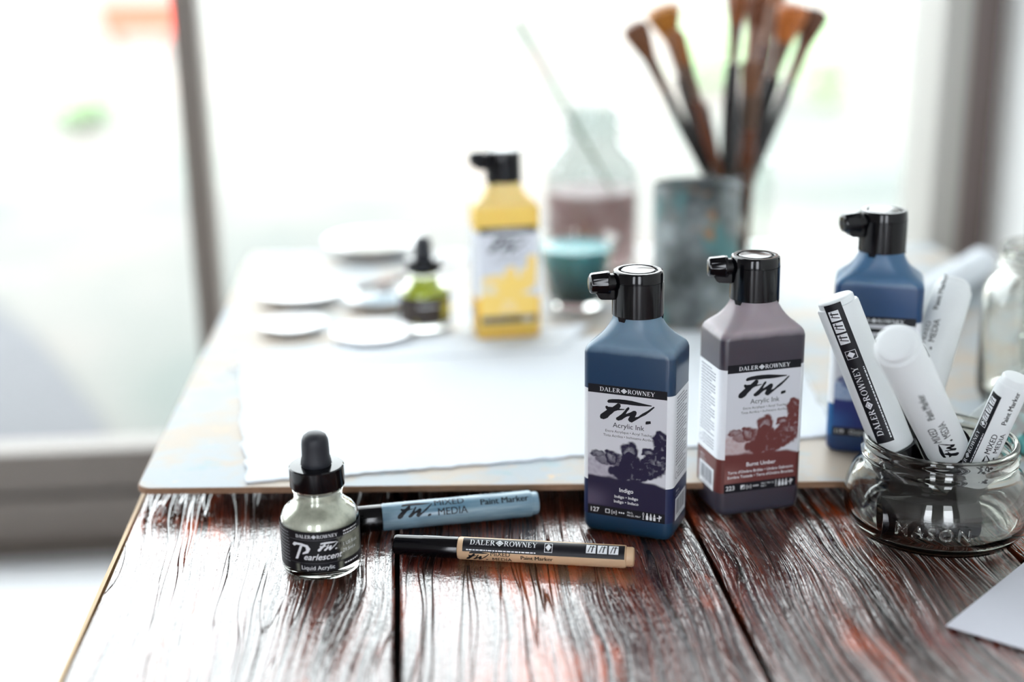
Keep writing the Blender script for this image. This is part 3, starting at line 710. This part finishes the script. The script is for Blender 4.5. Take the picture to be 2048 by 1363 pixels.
# ------------------------------------------------------------------ paint markers
def marker(label, P0, P1, face, R, Lcap, barrel, text_a=-1.55, strip=None, strip_a=.0, grp=None, Rc=None, fwtext=True, tsize=1.0, plug=4.0, swid=None, strip_kind='round', body_print=PRB):
    """cap end P0, barrel end P1, lengths in mm"""
    P0, P1 = Vector(P0), Vector(P1); X = (P1-P0).normalized(); Z = Vector(face); Z = (Z-Z.dot(X)*X).normalized(); Y = Z.cross(X)
    L = (P1-P0).length/mm; Rc = Rc or R*(.97 if R < 10 else 1.14)
    t = thing('paint_marker', label, 'marker', P0); t.rotation_euler = Matrix((X, Y, Z)).transposed().to_euler()
    if grp: t['group'] = grp
    tr = Matrix.Rotation(PI/2, 3, 'Y')
    def lx(prof, mats, name, n=48, rib=None, parent=t):
        b = MB(); b.lathe([(r*mm, x*mm) for r, x in prof], n, rib=rib); b.v = [Vector((p.z, p.y, -p.x)) for p in b.v]
        b.f = [f[::-1] for f in b.f]
        return b.build(name, mats, parent, smooth=True)
    c = lx([(.01, .4), (Rc*.6, .2), (Rc*.86, .6), (Rc*.93, 1.6), (Rc*.97, Lcap*.45), (Rc, Lcap*.46), (Rc, Lcap), (R*.5, Lcap)], BLK, 'cap')
    bend = L-plug
    bb = lx([(R*.5, Lcap+.15), (R*.94, Lcap+.15), (R, Lcap+.9), (R, bend-1.2), (R*.96, bend-.3), (R*.86, bend), (R*.5, bend)], barrel, 'barrel')
    lx([(R*.7, bend-.2), (R*.86, bend-.1), (R*.86, L-1.2), (R*.78, L-.3), (R*.6, L), (.01, L)], barrel, 'end_plug')
    def cyl(off, a0): return lambda x, y: (x*mm, (R+off)*math.sin(y/R+a0)*mm, (R+off)*math.cos(y/R+a0)*mm)
    k = MB()
    if strip:
        s0, s1 = strip; h = swid or R*1.45; sc_ = h/8.5
        P = lambda g, m, o: place2d(k, fine(g, 1.0), m, cyl(o, strip_a))
        P(rect(s0, -h/2, s1, h/2), 0, .05)
        g, gi, wd = brand(h*.36, 0, 0, 1.0); x = s0+h*.45+wd/2; P(shift(g, x, h*.12), 1, .1); P(shift(gi, x, h*.12), 0, .14)
        x = s0+h*.9+wd; q = h*.62
        P(merge(rect(x, -q/2, x+q*.8, -q/2+.3), rect(x, q/2-.3, x+q*.8, q/2), rect(x, -q/2, x+.25, q/2), rect(x+q*.8-.25, -q/2, x+q*.8, q/2), poly((x+.5, 0), (x+q*.4, -q*.35), (x+q*.7, .3), (x+q*.4, q*.4))), 1, .1)
        x = s1-h*.35-3*q*1.08
        for i in range(3):
            xx = x+i*q*1.12; P(rect(xx, -q*.35, xx+q*.95, q*.6), 1, .1)
            P(merge(bar(xx+q*.2, -q*.25, xx+q*.45, q*.5, q*.09), bar(xx+q*.55, -q*.25, xx+q*.7, q*.5, q*.12), rect(xx+q*.1, -q*.6, xx+q*.8, -q*.38) if i else rect(xx+q*.1, -q*.6, xx+q*.6, -q*.42), rect(xx+q*.45, q*.3, xx+q*.9, q*.38)), 2 if i == 9 else 0, .14)
        P(dots(s0+2, s0+3+wd, -h*.42, h*.07, 3), 1, .1)
    if fwtext:
        P = lambda g, m=2, o=.07: place2d(k, fine(g, 1.0), m, cyl(o, text_a))
        T = tsize; x = Lcap+8*T; P(fw(19.5*T, x+9.7*T, 0))
        [P(shift(text2d(w_, 5.6*T, 'LEFT'), x+(dx+d_)*T, dy*T)) for w_, dx, dy in (('MIXED', 20, 1.0), ('MEDIA', 21.5, -4.4)) for d_ in (0, .12)]
        [P(shift(text2d('Paint Marker', 5.1*T, 'LEFT'), x+45*T+d_*T, -1.0*T)) for d_ in (0, .14, .28)]
    k.build('lettering', [PRB, PRW, body_print], bb)
    return t
CAMN = Vector((0, -.85, .5))
tanb = translucent('tan_barrel', srgb(226, 196, 160), .3, .28)
P0 = at(788, 1087, .0058); P1 = at(1269, 1113, .0058)
marker('slim tan paint marker with black cap lying in front of the indigo bottle', P0, P1, (0, -.55, .84), 5.8, 34, tanb, text_a=-1.25, strip=(37, 119.5), strip_a=-.12, tsize=.62, swid=8.2)
m = NT('blue_paint_barrel'); t_ = m.n('TexCoord'); nz = m.noise(m.mapping(t_.outputs['Object'], (20, 160, 160)), 1, 4, .6)
m.l(m.ramp(nz.outputs[0], [(.35, srgb(84, 120, 142)), (.65, srgb(140, 166, 180))]).outputs[0], m.b.inputs['Base Color']); m.b.inputs['Roughness'].default_value = .25
P0 = at(634, 1046, .0074); P1 = at(1076, 1004, .0074)
marker('pale blue paint marker with black cap lying behind the silver dropper bottle', P0, P1, (0, -.62, .78), 7.4, 34.5, m.mat, text_a=-.12, strip=None, tsize=1.0)
# ---- squat jar and what it holds
jc = at(1867, 1048); JX, JY = jc.x, jc.y
jar = thing('glass_jar', 'squat clear embossed glass jar holding paint markers at the right', 'jar', (JX, JY, TZ+.0004), math.radians(12))
outer = [(.01, 1.6), (34, 1.4), (38, .3), (41, 0), (43.6, 1.2), (46, 5), (47.6, 11), (48, 18), (47.2, 24), (45.0, 29.5), (41.8, 33.6), (39.4, 36), (38.6, 38), (38.8, 39.6), (40.4, 41), (40.4, 42.6), (38.9, 44), (38.7, 46), (39.6, 47), (39.4, 49.6), (38.3, 50.6), (37.0, 50.4), (36.2, 49)]
inner = [(36.0, 44), (36.0, 37.5), (37.8, 35.2), (41.0, 31.6), (43.2, 28), (44.6, 23), (45.2, 18), (44.8, 11.5), (43, 6.8), (40, 5.0), (30, 4.4), (.01, 4.2)]
MB().lathe([(r*mm, z*mm) for r, z in outer+inner], 96).build('glass', CLEAR, jar, smooth=True, sharp=60)
def emboss(g, R, a0, name, parent, th=.7):
    g = fine(g, 1.6); b = MB()
    place2d(b, g, 0, lambda x, y: (R(y)*math.sin(x/R(y)+a0)*mm, -R(y)*math.cos(x/R(y)+a0)*mm, y*mm))
    o = b.build(name, CLEAR, parent, smooth=True)
    bm = bmesh.new(); bm.from_mesh(o.data); bmesh.ops.remove_doubles(bm, verts=bm.verts, dist=1e-5); bm.to_mesh(o.data); bm.free()
    s = o.modifiers.new('solid', 'SOLIDIFY'); s.thickness = th*mm; s.offset = 1
    return o
Rj = lambda y: 47.4+.7*math.sin(min(1, max(0, y/30))*PI)+.05
emboss(shift(text2d('MASON', 9.5, bold=.01, space=1.25), 0, 12.5), Rj, -.62, 'embossed_lettering', jar)
whb = translucent('white_barrel', srgb(240, 243, 244), .3, .38)
def in_jar(label, top, low, Ytop, Ylow, R, Lcap, zend=.008, **k):
    a = ptY(*top, Ytop); b = ptY(*low, Ylow); d = (b-a).normalized(); k['face'] = CAM-(a+b)/2
    tt = (TZ+zend-a.z)/d.z; P0 = a+d*tt
    r = Vector((P0.x-JX, P0.y-JY, 0))
    return marker(label, P0, a, k.pop('face'), R, Lcap, whb, **k)
def lenfrom(top, low, Ytop, Ylow, junction, zend):
    a = ptY(*top, Ytop); b = ptY(*low, Ylow); d = (b-a).normalized(); P0 = a+d*((TZ+zend-a.z)/d.z)
    return (P0-b).length*1000
ma = ((1669, 592), (1787, 893), .655, .640)
in_jar('white paint marker with long black label, leaning left in the squat jar', *ma, 11, lenfrom(*ma, 0, .016), .016, face=(-.35, -1, .25), text_a=-2.0, strip=(lenfrom(*ma, 0, .016)+7, lenfrom(*ma, 0, .016)+86), strip_a=.26, swid=9.4, tsize=1.0)
mb_ = ((1790, 682), (1893, 893), .560, .622)
in_jar('white paint marker tilted toward the viewer in the middle of the squat jar', *mb_, 11, lenfrom(*mb_, 0, .013), .013, face=(.25, -.7, .6), text_a=.0, strip=None, tsize=1.0)
mc = ((1909, 566), (1826, 850), .72, .668)
in_jar('speckled white paint marker leaning right, reaching highest behind the others in the squat jar', *mc, 11, 60, .016, face=0, text_a=.52, strip=None, tsize=.9)
md = ((2034, 752), (1952, 930), .600, .612)
in_jar('slimmer white paint marker leaning right at the jar rim, black label on its side', *md, 8, lenfrom(*md, 0, .012)-8, .012, face=(-.2, -1, .5), text_a=-.55, strip=(lenfrom(*md, 0, .012)-9, lenfrom(*md, 0, .012)+44), strip_a=.72, tsize=.72, swid=6.6)
# loose cap lying in the jar in front of the markers
lc = thing('marker_cap', 'loose black marker cap lying on the bottom of the squat jar', 'cap', (JX-.014, JY-.024, TZ+.0165), math.radians(-12))
b = MB(); b.lathe([(r*mm, x*mm) for r, x in ((9.6, -24), (11.3, -24), (11.3, 2), (10.9, 3), (10.6, 22), (9.8, 24.5), (.01, 25))], 40)
b.v = [Vector((p.z, p.y, -p.x)) for p in b.v]; b.build('shell', BLK, lc, smooth=True)
# clear ruler leaning in the jar
a = ptY(1888, 872, .668); b_ = ptY(2120, 678, .70); X = (b_-a).normalized(); N = Vector((0, -1, .25)); N = (N-N.dot(X)*X).normalized(); Yr = N.cross(X)
ru = thing('ruler', 'clear plastic ruler leaning out of the squat jar to the right', 'ruler', a); ru.rotation_euler = Matrix((X, Yr, N)).transposed().to_euler()
b = MB(); b.box(-.012, .085, -.028, 0, -.0008, .0008)
m = NT('clear_plastic'); t_ = m.n('BsdfTransparent'); t_.inputs[0].default_value = (.95, .96, .96, 1); g_ = m.n('BsdfPrincipled'); g_.inputs['Base Color'].default_value = srgb(225, 228, 226); g_.inputs['Roughness'].default_value = .2
mx = m.n('MixShader'); mx.inputs[0].default_value = .3; m.l(t_.outputs[0], mx.inputs[1]); m.l(g_.outputs[0], mx.inputs[2]); m.l(mx.outputs[0], m.out.inputs[0])
CPL = m.mat; b.build('blade', CPL, ru, bevel=.0003)
k = MB()
for i in range(45):
    x = -6+2*i; k.box(x*mm, (x+.22)*mm, -(6 if i % 5 == 0 else 4)*mm, -1*mm, .00082, .0009)
    if i % 5 == 2: place2d(k, shift(text2d(str(3+i//5), 2.6), x, -9), 0, lambda x, y: (x*mm, y*mm, .0009))
k.build('scale_marks', PRG, ru)
# ---- tall jar of clear pipettes
tj = foot(2072, 798, BZ1+.0004)
jar2 = thing('glass_jar', 'tall clear embossed glass jar at the right edge holding thin clear tubes', 'jar', tj, math.radians(-8))
outer = [(.01, 1.5), (28, 1.2), (32, 0), (36, 1.5), (38, 6), (38.5, 14), (38.5, 66), (37.5, 73), (34.5, 79), (31, 83.5), (30, 86), (32, 87.3), (32, 88.6), (30, 89.8), (29.6, 92), (30.6, 93), (30.2, 94.4), (29.6, 95.5), (29.6, 99), (30.3, 100), (29.8, 101.6), (28.4, 101.6)]
inner = [(27.4, 100), (27.4, 86), (29, 82.5), (32.5, 77.5), (35.4, 72), (36.3, 66), (36.3, 12), (34, 6), (28, 4.5), (.01, 4.3)]
MB().lathe([(r*mm, z*mm) for r, z in outer+inner], 72).build('glass', CLEAR, jar2, smooth=True, sharp=60)
emboss(merge(shift(text2d('Ball', 23, shear=.3, bold=.012), 0, 46), rect(-12, 42.5, 20, 43.8), shift(text2d('MASON', 8, space=1.2), 2, 30)), lambda y: 38.5, -.38, 'embossed_lettering', jar2, .8)
for i, (dx, dy, tx_, ty_, ln) in enumerate(((-12, -6, -16, 2, 128), (-8, 6, -11, -6, 124), (-2, -10, -4, -12, 130), (3, 4, 2, 8, 126), (9, -5, 12, -3, 122), (12, 8, 16, 10, 127), (-6, 12, -9, 14, 119))):
    p0 = Vector((tj.x+dx*mm, tj.y+dy*mm, tj.z+.006)); p1 = Vector((tj.x+tx_*mm, tj.y+ty_*mm, tj.z+ln*mm))
    o = MB().tube(p0, p1, .0024, .0024, 12).build('clear_tube', CPL, smooth=True)
    tag(o, 'thin clear plastic tube standing in the tall glass jar', 'tube', 'clear tubes in the tall jar')
# ---- paint pot at the right edge
pp = foot(2062, 893, BZ1+.0004); pot = thing('paint_pot', 'small dark paint pot with turquoise smears at the right edge', 'pot', pp)
m = NT('pot_smeared'); t_ = m.n('TexCoord'); nz = m.noise(t_.outputs['Object'], 75, 3, .6)
m.l(m.ramp(nz.outputs[0], [(.47, srgb(20, 22, 26)), (.52, srgb(84, 160, 160)), (.6, srgb(110, 186, 184))]).outputs[0], m.b.inputs['Base Color']); m.b.inputs['Roughness'].default_value = .35
MB().lathe([(r*mm, z*mm) for r, z in ((.01, 0), (15, 0), (16.5, 1), (17, 3), (17, 24), (16, 26), (.01, 26))], 48).build('body', m.mat, pot, smooth=True)
MB().lathe([(r*mm, z*mm) for r, z in ((16.6, 26.2), (17.6, 26.2), (17.6, 33), (17, 34), (.01, 34))], 60, rib=(3, -.02, 27*mm, 33*mm)).build('lid', BLK, pot, smooth=True, sharp=25)
# ---- roll of paper
a = at(1800, 628, BZ1+.0137); b_ = at(1962, 548, .016); b_.z = a.z
dr = (b_-a); q = dr.normalized(); o = MB()
N = 40; rl = []
import mathutils
qq = q.to_track_quat('Z', 'Y'); spiral = [(.0135-.0035*i/(2*N), 2*PI*i/N) for i in range(2*N)]
V = []; F = []
for p in (a, b_):
    for r, an in spiral: V.append(p+qq @ Vector((r*math.cos(an), r*math.sin(an), 0)))
    for r, an in spiral: V.append(p+qq @ Vector(((r-.0004)*math.cos(an), (r-.0004)*math.sin(an), 0)))
M_ = 2*N
for i in range(M_-1):
    F += [(i, i+1, 2*M_+i+1, 2*M_+i), (M_+i, 3*M_+i, 3*M_+i+1, M_+i+1), (i, M_+i, M_+i+1, i+1), (2*M_+i, 2*M_+i+1, 3*M_+i+1, 3*M_+i)]
o.add(V, F); tag(o.build('paper_roll', PAPER, smooth=True), 'rolled up white paper lying on the board behind the blue bottle', 'paper roll')
# ---- teal tumbler
tt = foot(1152, 606, BZ1+.0004); tum = thing('glass_tumbler', 'small flared glass tumbler of teal paint water behind the indigo bottle', 'glass', tt)
outer = [(.01, 0), (20.5, 0), (22.0, 1), (24, 10), (28.6, 34), (33.8, 55), (34.4, 56.4), (33.4, 56.6)]
inner = [(32.2, 54.5), (27.4, 34), (22.6, 10), (20, 4.5), (.01, 4)]
MB().lathe([(r*mm, z*mm) for r, z in outer+inner], 60).build('glass', CLEAR, tum, smooth=True, sharp=60)
m = NT('teal_paint'); t_ = m.n('TexCoord'); s_ = m.n('SeparateXYZ'); m.l(t_.outputs['Object'], s_.inputs[0]); nz = m.noise(t_.outputs['Object'], 60, 3)
f = m.math('ADD', m.math('MULTIPLY', s_.outputs[2], 20), m.math('MULTIPLY', m.math('SUBTRACT', nz.outputs[0], .5), .5))
m.l(m.ramp(f, [(.12, srgb(6, 40, 48)), (.5, srgb(10, 84, 96)), (.85, srgb(30, 140, 152))]).outputs[0], m.b.inputs['Base Color']); m.b.inputs['Roughness'].default_value = .2
MB().lathe([(r*mm, z*mm) for r, z in ((.01, 4.2), (19.9, 4.7), (22.5, 10.1), (27.3, 34), (30.9, 49), (.01, 49))], 60).build('paint_water', m.mat, tum, smooth=True)
# ---- bottle of pink water
pb = foot(1183, 529, BZ1+.0004); pk = thing('water_bottle', 'wide clear glass bottle of cloudy pink brush water behind the tumbler', 'bottle', pb)
outer = [(.01, 0), (38, 0), (41.5, 3), (42, 8), (42, 88), (41, 96), (37, 103), (31, 109), (26.5, 114), (25, 119), (25, 126), (26.6, 127), (26.6, 130), (25, 131), (25, 139), (26, 140), (26, 143), (24.5, 144)]
inner = [(23.6, 142), (23.2, 117), (25, 112.6), (29.6, 107.4), (35.8, 101), (39.4, 95), (40.2, 88), (40.2, 8), (38, 4.5), (.01, 4)]
MB().lathe([(r*mm, z*mm) for r, z in outer+inner], 64).build('glass', thin_glass('bottle_glass', (.87, .89, .89, 1)), pk, smooth=True, sharp=60)
m = NT('pink_water'); t_ = m.n('TexCoord'); nz = m.noise(t_.outputs['Object'], 26, 3)
cr = m.ramp(nz.outputs[0], [(.35, srgb(176, 122, 120)), (.65, srgb(238, 208, 206))]).outputs[0]; m.l(cr, m.b.inputs['Base Color']); m.b.inputs['Roughness'].default_value = .3
tr = m.n('BsdfTransparent'); m.l(m.mix(.4, cr, (1, 1, 1)), tr.inputs[0]); mx = m.n('MixShader'); mx.inputs[0].default_value = .55
m.l(m.b.outputs[0], mx.inputs[1]); m.l(tr.outputs[0], mx.inputs[2]); m.l(mx.outputs[0], m.out.inputs[0])
MB().lathe([(r*mm, z*mm) for r, z in ((.01, 4.4), (37.8, 4.8), (40.0, 8.2), (40.0, 70), (.01, 70))], 64).build('paint_water', m.mat, pk, smooth=True)
# ---- brushes
FER = pm('ferrule_metal', srgb(120, 96, 84), .4, metal=1)
HB = pm('handle_black', srgb(24, 20, 20), .2); HR = pm('handle_brown', srgb(92, 48, 28), .25); HG = pm('handle_green', srgb(96, 124, 84), .4)
BRM = {}
def bristle(c):
    if c not in BRM:
        m = NT('bristles'); t_ = m.n('TexCoord'); nz = m.noise(m.mapping(t_.outputs['Object'], (900, 900, 30)), 1, 2)
        cc = srgb(*c); m.l(m.mix(nz.outputs[0], tuple(x*.6 for x in cc[:3]), cc), m.b.inputs['Base Color']); m.b.inputs['Roughness'].default_value = .6
        BRM[c] = m.mat
    return BRM[c]
def brush(label, P0, P1, hm, bc, rh=3.2, rf=4.0, rb=6.0, Lf=.03, Lb=.028, flat=1.0, grp='brushes standing in the jar behind the can', taper=.6):
    if grp: rh, rf, rb = rh*1.6, rf*1.7, rb*1.65
    P0, P1 = Vector(P0), Vector(P1); L = (P1-P0).length
    t = thing('paint_brush', label, 'brush', P0, 0, grp); t.rotation_euler = (P1-P0).to_track_quat('Z', 'Y').to_euler()
    def lz(prof, name, m):
        b = MB().lathe(prof, 20)
        if name != 'handle' and flat != 1:
            for v in b.v: v.y *= flat
        return b.build(name, m, t, smooth=True)
    hl = L-Lf-Lb
    lz([(.0003, 0), (rh*.4*mm, .004), (rh*.6*mm, hl*.35), (rh*mm, hl*.8), (rh*.9*mm, hl), (.0003, hl)], 'handle', hm)
    lz([(.0003, hl-.002), (rh*.97*mm, hl-.002), (rh*1.0*mm, hl+.004), (rh*1.05*mm, hl+.008), (rf*mm, L-Lb), (.0003, L-Lb)], 'ferrule', FER)
    lz([(rf*.95*mm, L-Lb-.002), ((rf*.45+rb*.55)*mm, L-Lb*.6), (rb*mm, L-Lb*.22), (rb*.85*mm, L-Lb*.08), (rb*taper*mm, L), (.0003, L)], 'bristles', bristle(bc))
    return t
bj = foot(1466, 577, BZ1+.0004)
bjar = thing('glass_jar', 'clear glass jar crowded with paint brushes behind the metal can', 'jar', bj)
outer = [(.01, 0), (28, 0), (30.5, 2), (31, 7), (31, 92), (30, 98), (28.5, 101), (28.5, 107), (29.5, 108), (28.6, 110), (27.4, 110)]
inner = [(27, 108), (27, 100), (28.8, 97), (29.4, 92), (29.4, 7), (27, 4.5), (.01, 4)]
MB().lathe([(r*mm, z*mm) for r, z in outer+inner], 64).build('glass', thin_glass('jar_glass', (.95, .97, .96, 1)), bjar, smooth=True, sharp=60)
BR_ = [((1266, 48), 1408, -6, HB, (110, 62, 26), 2.6, 3.2, 6.5, 'small dark brown brush splayed farthest left in the brush jar', 1),
       ((1322, 10), 1418, 4, HB, (190, 122, 40), 4.2, 5.5, 15, 'big golden fan-headed brush second from the left in the brush jar', .6),
       ((1350, 60), 1434, -4, HR, (150, 90, 40), 3.4, 4.6, 5.5, 'brown brush with long pale ferrule just right of the golden one', .7),
       ((1404, 208), 1440, 10, HB, (50, 40, 36), 2.4, 3, 3.4, 'short dark brush lowest in the middle of the brush jar', 1),
       ((1476, -22), 1452, 0, HB, (140, 78, 36), 4.0, 5.5, 9, 'dark brush with brown head standing nearly upright in the brush jar', .6),
       ((1520, -14), 1474, 8, HB, (120, 66, 30), 3.8, 4.8, 8, 'brown-headed brush right of the upright one in the brush jar', .7),
       ((1566, -60), 1482, 3, HR, (160, 100, 60), 4.0, 5.0, 6, 'brown-handled brush reaching highest in the brush jar', .7),
       ((1590, 8), 1492, -8, HB, (190, 104, 34), 4.2, 6.6, 12.5, 'orange-brown headed brush leaning right in the brush jar', .6),
       ((1636, 18), 1512, -3, HB, (96, 54, 28), 2.8, 3.6, 6.5, 'thin brush with dark head splayed farthest right in the brush jar', 1),
       ((1504, 118), 1496, -12, HR, (120, 76, 48), 3.8, 4.4, 5, 'reddish brown brush in front of the others, right of the middle', .8),
       ((1540, 40), 1466, 12, HB, (70, 50, 40), 3.4, 4.2, 5, 'dark brush leaning right between the highest and the orange-brown one', .8)]
for (tx_, ty_), rx_, dyr, hm, bc, rh, rf, rb, lb, fl in BR_:
    rim = ptY(rx_, 335, bj.y+dyr*mm); tip = ptY(tx_, ty_, bj.y+dyr*mm*3.2)
    d = (rim-tip).normalized(); foot_ = rim+d*((bj.z+.008-rim.z)/d.z)
    off = Vector((foot_.x-bj.x, foot_.y-bj.y)); 
    if off.length > .022:
        off *= .022/off.length; foot_.x, foot_.y = bj.x+off.x, bj.y+off.y
    brush(lb, foot_, tip, hm, bc, rh, rf, rb, flat=fl)
a = ptY(1034, 40, pb.y+.01); b_ = ptY(1205, 345, pb.y-.004); d = (b_-a).normalized(); b_ = b_+d*.055
brush('pale green handled brush standing in the bottle of pink water', b_, a, HG, (120, 140, 100), 2.2, 2.4, 2.6, grp=None)
# ---- metal can
cn = foot(1388, 636, BZ1+.0004); can = thing('metal_can', 'old grey metal can smeared with teal paint in front of the brush jar', 'can', cn)
m = NT('painty_metal'); t_ = m.n('TexCoord'); n1 = m.noise(t_.outputs['Object'], 26, 4, .6); n2 = m.noise(m.mapping(t_.outputs['Object'], (1, 1, .6), (3, 1, 4)), 34, 3, .55); s_ = m.n('SeparateXYZ'); m.l(t_.outputs['Object'], s_.inputs[0])
c = m.ramp(n1.outputs[0], [(.36, srgb(50, 56, 56)), (.5, srgb(108, 114, 114)), (.66, srgb(160, 168, 170))]).outputs[0]
c = m.mix(m.ramp(n2.outputs[0], [(.52, (0,0,0)), (.64, (1,1,1))]).outputs[0], c, srgb(84, 124, 126))
c = m.mix(m.ramp(m.noise(m.mapping(t_.outputs['Object'], (1, 1, 1), (7, 7, 7)), 44, 2).outputs[0], [(.63, (0,0,0)), (.7, (1,1,1))]).outputs[0], c, srgb(150, 110, 74))
m.l(c, m.b.inputs['Base Color']); m.b.inputs['Roughness'].default_value = .5; m.b.inputs['Metallic'].default_value = .3
prof = [(.01, .5), (32.5, .5), (33.5, 0), (34, .8), (33.4, 2.2)]
for i in range(30):
    z = 8+i*3; prof.append((33.2+(.35*math.cos(i*PI) if 6 < i < 24 else 0), z))
prof += [(33.2, 103), (34, 105.5), (34, 107), (33.2, 107.5), (32.6, 106), (32.4, 100), (32.2, 6), (.01, 5)]
MB().lathe([(r*mm, z*mm) for r, z in prof], 64).build('body', m.mat, can, smooth=True, sharp=70)
# ---- white dishes at the back left
POR = pm('porcelain', srgb(240, 240, 240), .15, coat=.5)
def dish(label, p, R, h, fill=None, well=.6, cat='dish'):
    t = thing(cat, label, cat, p)
    MB().lathe([(r*mm, z*mm) for r, z in ((.01, 0), (R*well, 0), (R*well+1, .6), (R*.86, h*.6), (R, h-.6), (R-.2, h), (R-1.6, h-.3), (R*.82, h*.6), (R*well-.5, 2.4), (.01, 2.2))], 64).build('bowl' if cat != 'bowl' else 'body', POR, t, smooth=True)
    if fill: MB().lathe([(r*mm, z*mm) for r, z in ((.01, 2.4), (R*well-.6, 2.7), (R*well-.1, 3.4), (R*well+.5, 4.2), (.01, 4.2))], 40).build('paint', fill, t, smooth=True)
    return t
dish('wide white porcelain bowl farthest back, behind the lime dropper bottle', foot(752, 502, BZ1+.0004), 48, 13, pm("olive_paint", srgb(200, 200, 184), .4), well=.5, cat="bowl")
dish('round white porcelain dish at the far left of the group of dishes', foot(604, 596, BZ1+.0004), 36, 8)
dish('round white dish with a pool of blue-grey paint beside the lime dropper bottle', foot(762, 606, BZ1+.0004), 30, 8, pm('bluegrey_paint', srgb(120, 150, 166), .3))
dish('small white porcelain dish in front of the far left dish', foot(586, 657, BZ1+.0004), 26, 6)
dish('round white porcelain dish nearest the paper, below the lime dropper bottle', foot(745, 676, BZ1+.0004), 31, 7)
a = at(715, 577, .026); b_ = at(955, 516, .0205)
brush('dark brush lying on the dishes behind the lime dropper bottle', b_, a, HB, (120, 120, 116), 3.0, 3.2, 3.2, Lf=.022, Lb=.02, grp=None)

# ------------------------------------------------------------------ outside, far beyond the glass
def og(px, py): v = at(px, py, -.85); return Vector((v.x, v.y, -.1))
LEAF = [pm('leaf_green', srgb(120, 152, 116), .7), pm('leaf_pale', srgb(156, 180, 140), .7)]
STEM = pm('bark', srgb(110, 84, 64), .9)
def shrub(label, p, w_, h_, seed, n=900):
    r = random.Random(seed); t = thing('shrub', label, 'shrub', p)
    b = MB()
    for i in range(7):
        a = r.random()*6.28; b.tube((0, 0, 0), (math.cos(a)*w_*.3, math.sin(a)*w_*.3, h_*(.5+.4*r.random())), .012, .004, 6)
    b.build('stems', STEM, t)
    b = MB()
    for i in range(n):
        while 1:
            q = Vector((r.uniform(-1, 1), r.uniform(-1, 1), r.uniform(0, 1)))
            if q.x**2+q.y**2+(q.z*2-1)**2 < 1: break
        c = Vector((q.x*w_*.5, q.y*w_*.5, .05+q.z*h_*.95)); u = Vector((r.gauss(0, 1), r.gauss(0, 1), r.gauss(0, .6))).normalized(); v = u.cross(Vector((r.gauss(0, 1), r.gauss(0, 1), r.gauss(0, 1)))).normalized(); s = .05*max(.7, w_)
        b.add([c-u*s, c+v*s*.45, c+u*s, c-v*s*.45], [(0, 1, 2, 3)], i % 2)
    b.build('foliage', LEAF, t)
shrub('low green shrub on the paving, left of the window mullion', og(165, 262), .5, .28, 1)
shrub('green shrub outside seen to the right of the brushes', og(1655, 215), .7, .62, 2)
shrub('green shrub outside just left of the brushes', og(1420, 190), .6, .6, 3)
rp_ = og(292, 92)
rb_ = thing('garden_planter', 'red garden planter on feet outside, left of the window mullion', 'planter', rp_)
RED = pm('red_paint', srgb(196, 66, 48), .8)
b = MB(); w0, w1 = .42, .5
V = [(-w0, -.16, .14), (w0, -.16, .14), (w0, .16, .14), (-w0, .16, .14), (-w1, -.2, .5), (w1, -.2, .5), (w1, .2, .5), (-w1, .2, .5), (-w1+.04, -.16, .5), (w1-.04, -.16, .5), (w1-.04, .16, .5), (-w1+.04, .16, .5), (-w0+.03, -.13, .2), (w0-.03, -.13, .2), (w0-.03, .13, .2), (-w0+.03, .13, .2)]
b.add(V, [(3,2,1,0)]+[(i, (i+1) % 4, 4+(i+1) % 4, 4+i) for i in range(4)]+[(4+i, 4+(i+1) % 4, 8+(i+1) % 4, 8+i) for i in range(4)]+[(8+i, 8+(i+1) % 4, 12+(i+1) % 4, 12+i) for i in range(4)]+[(12,13,14,15)]); b.build('trough', RED, rb_)
for sx_ in (-.36, .36): b = MB(); b.box(sx_-.04, sx_+.04, -.12, .12, 0, .14); b.build('foot', RED, rb_)
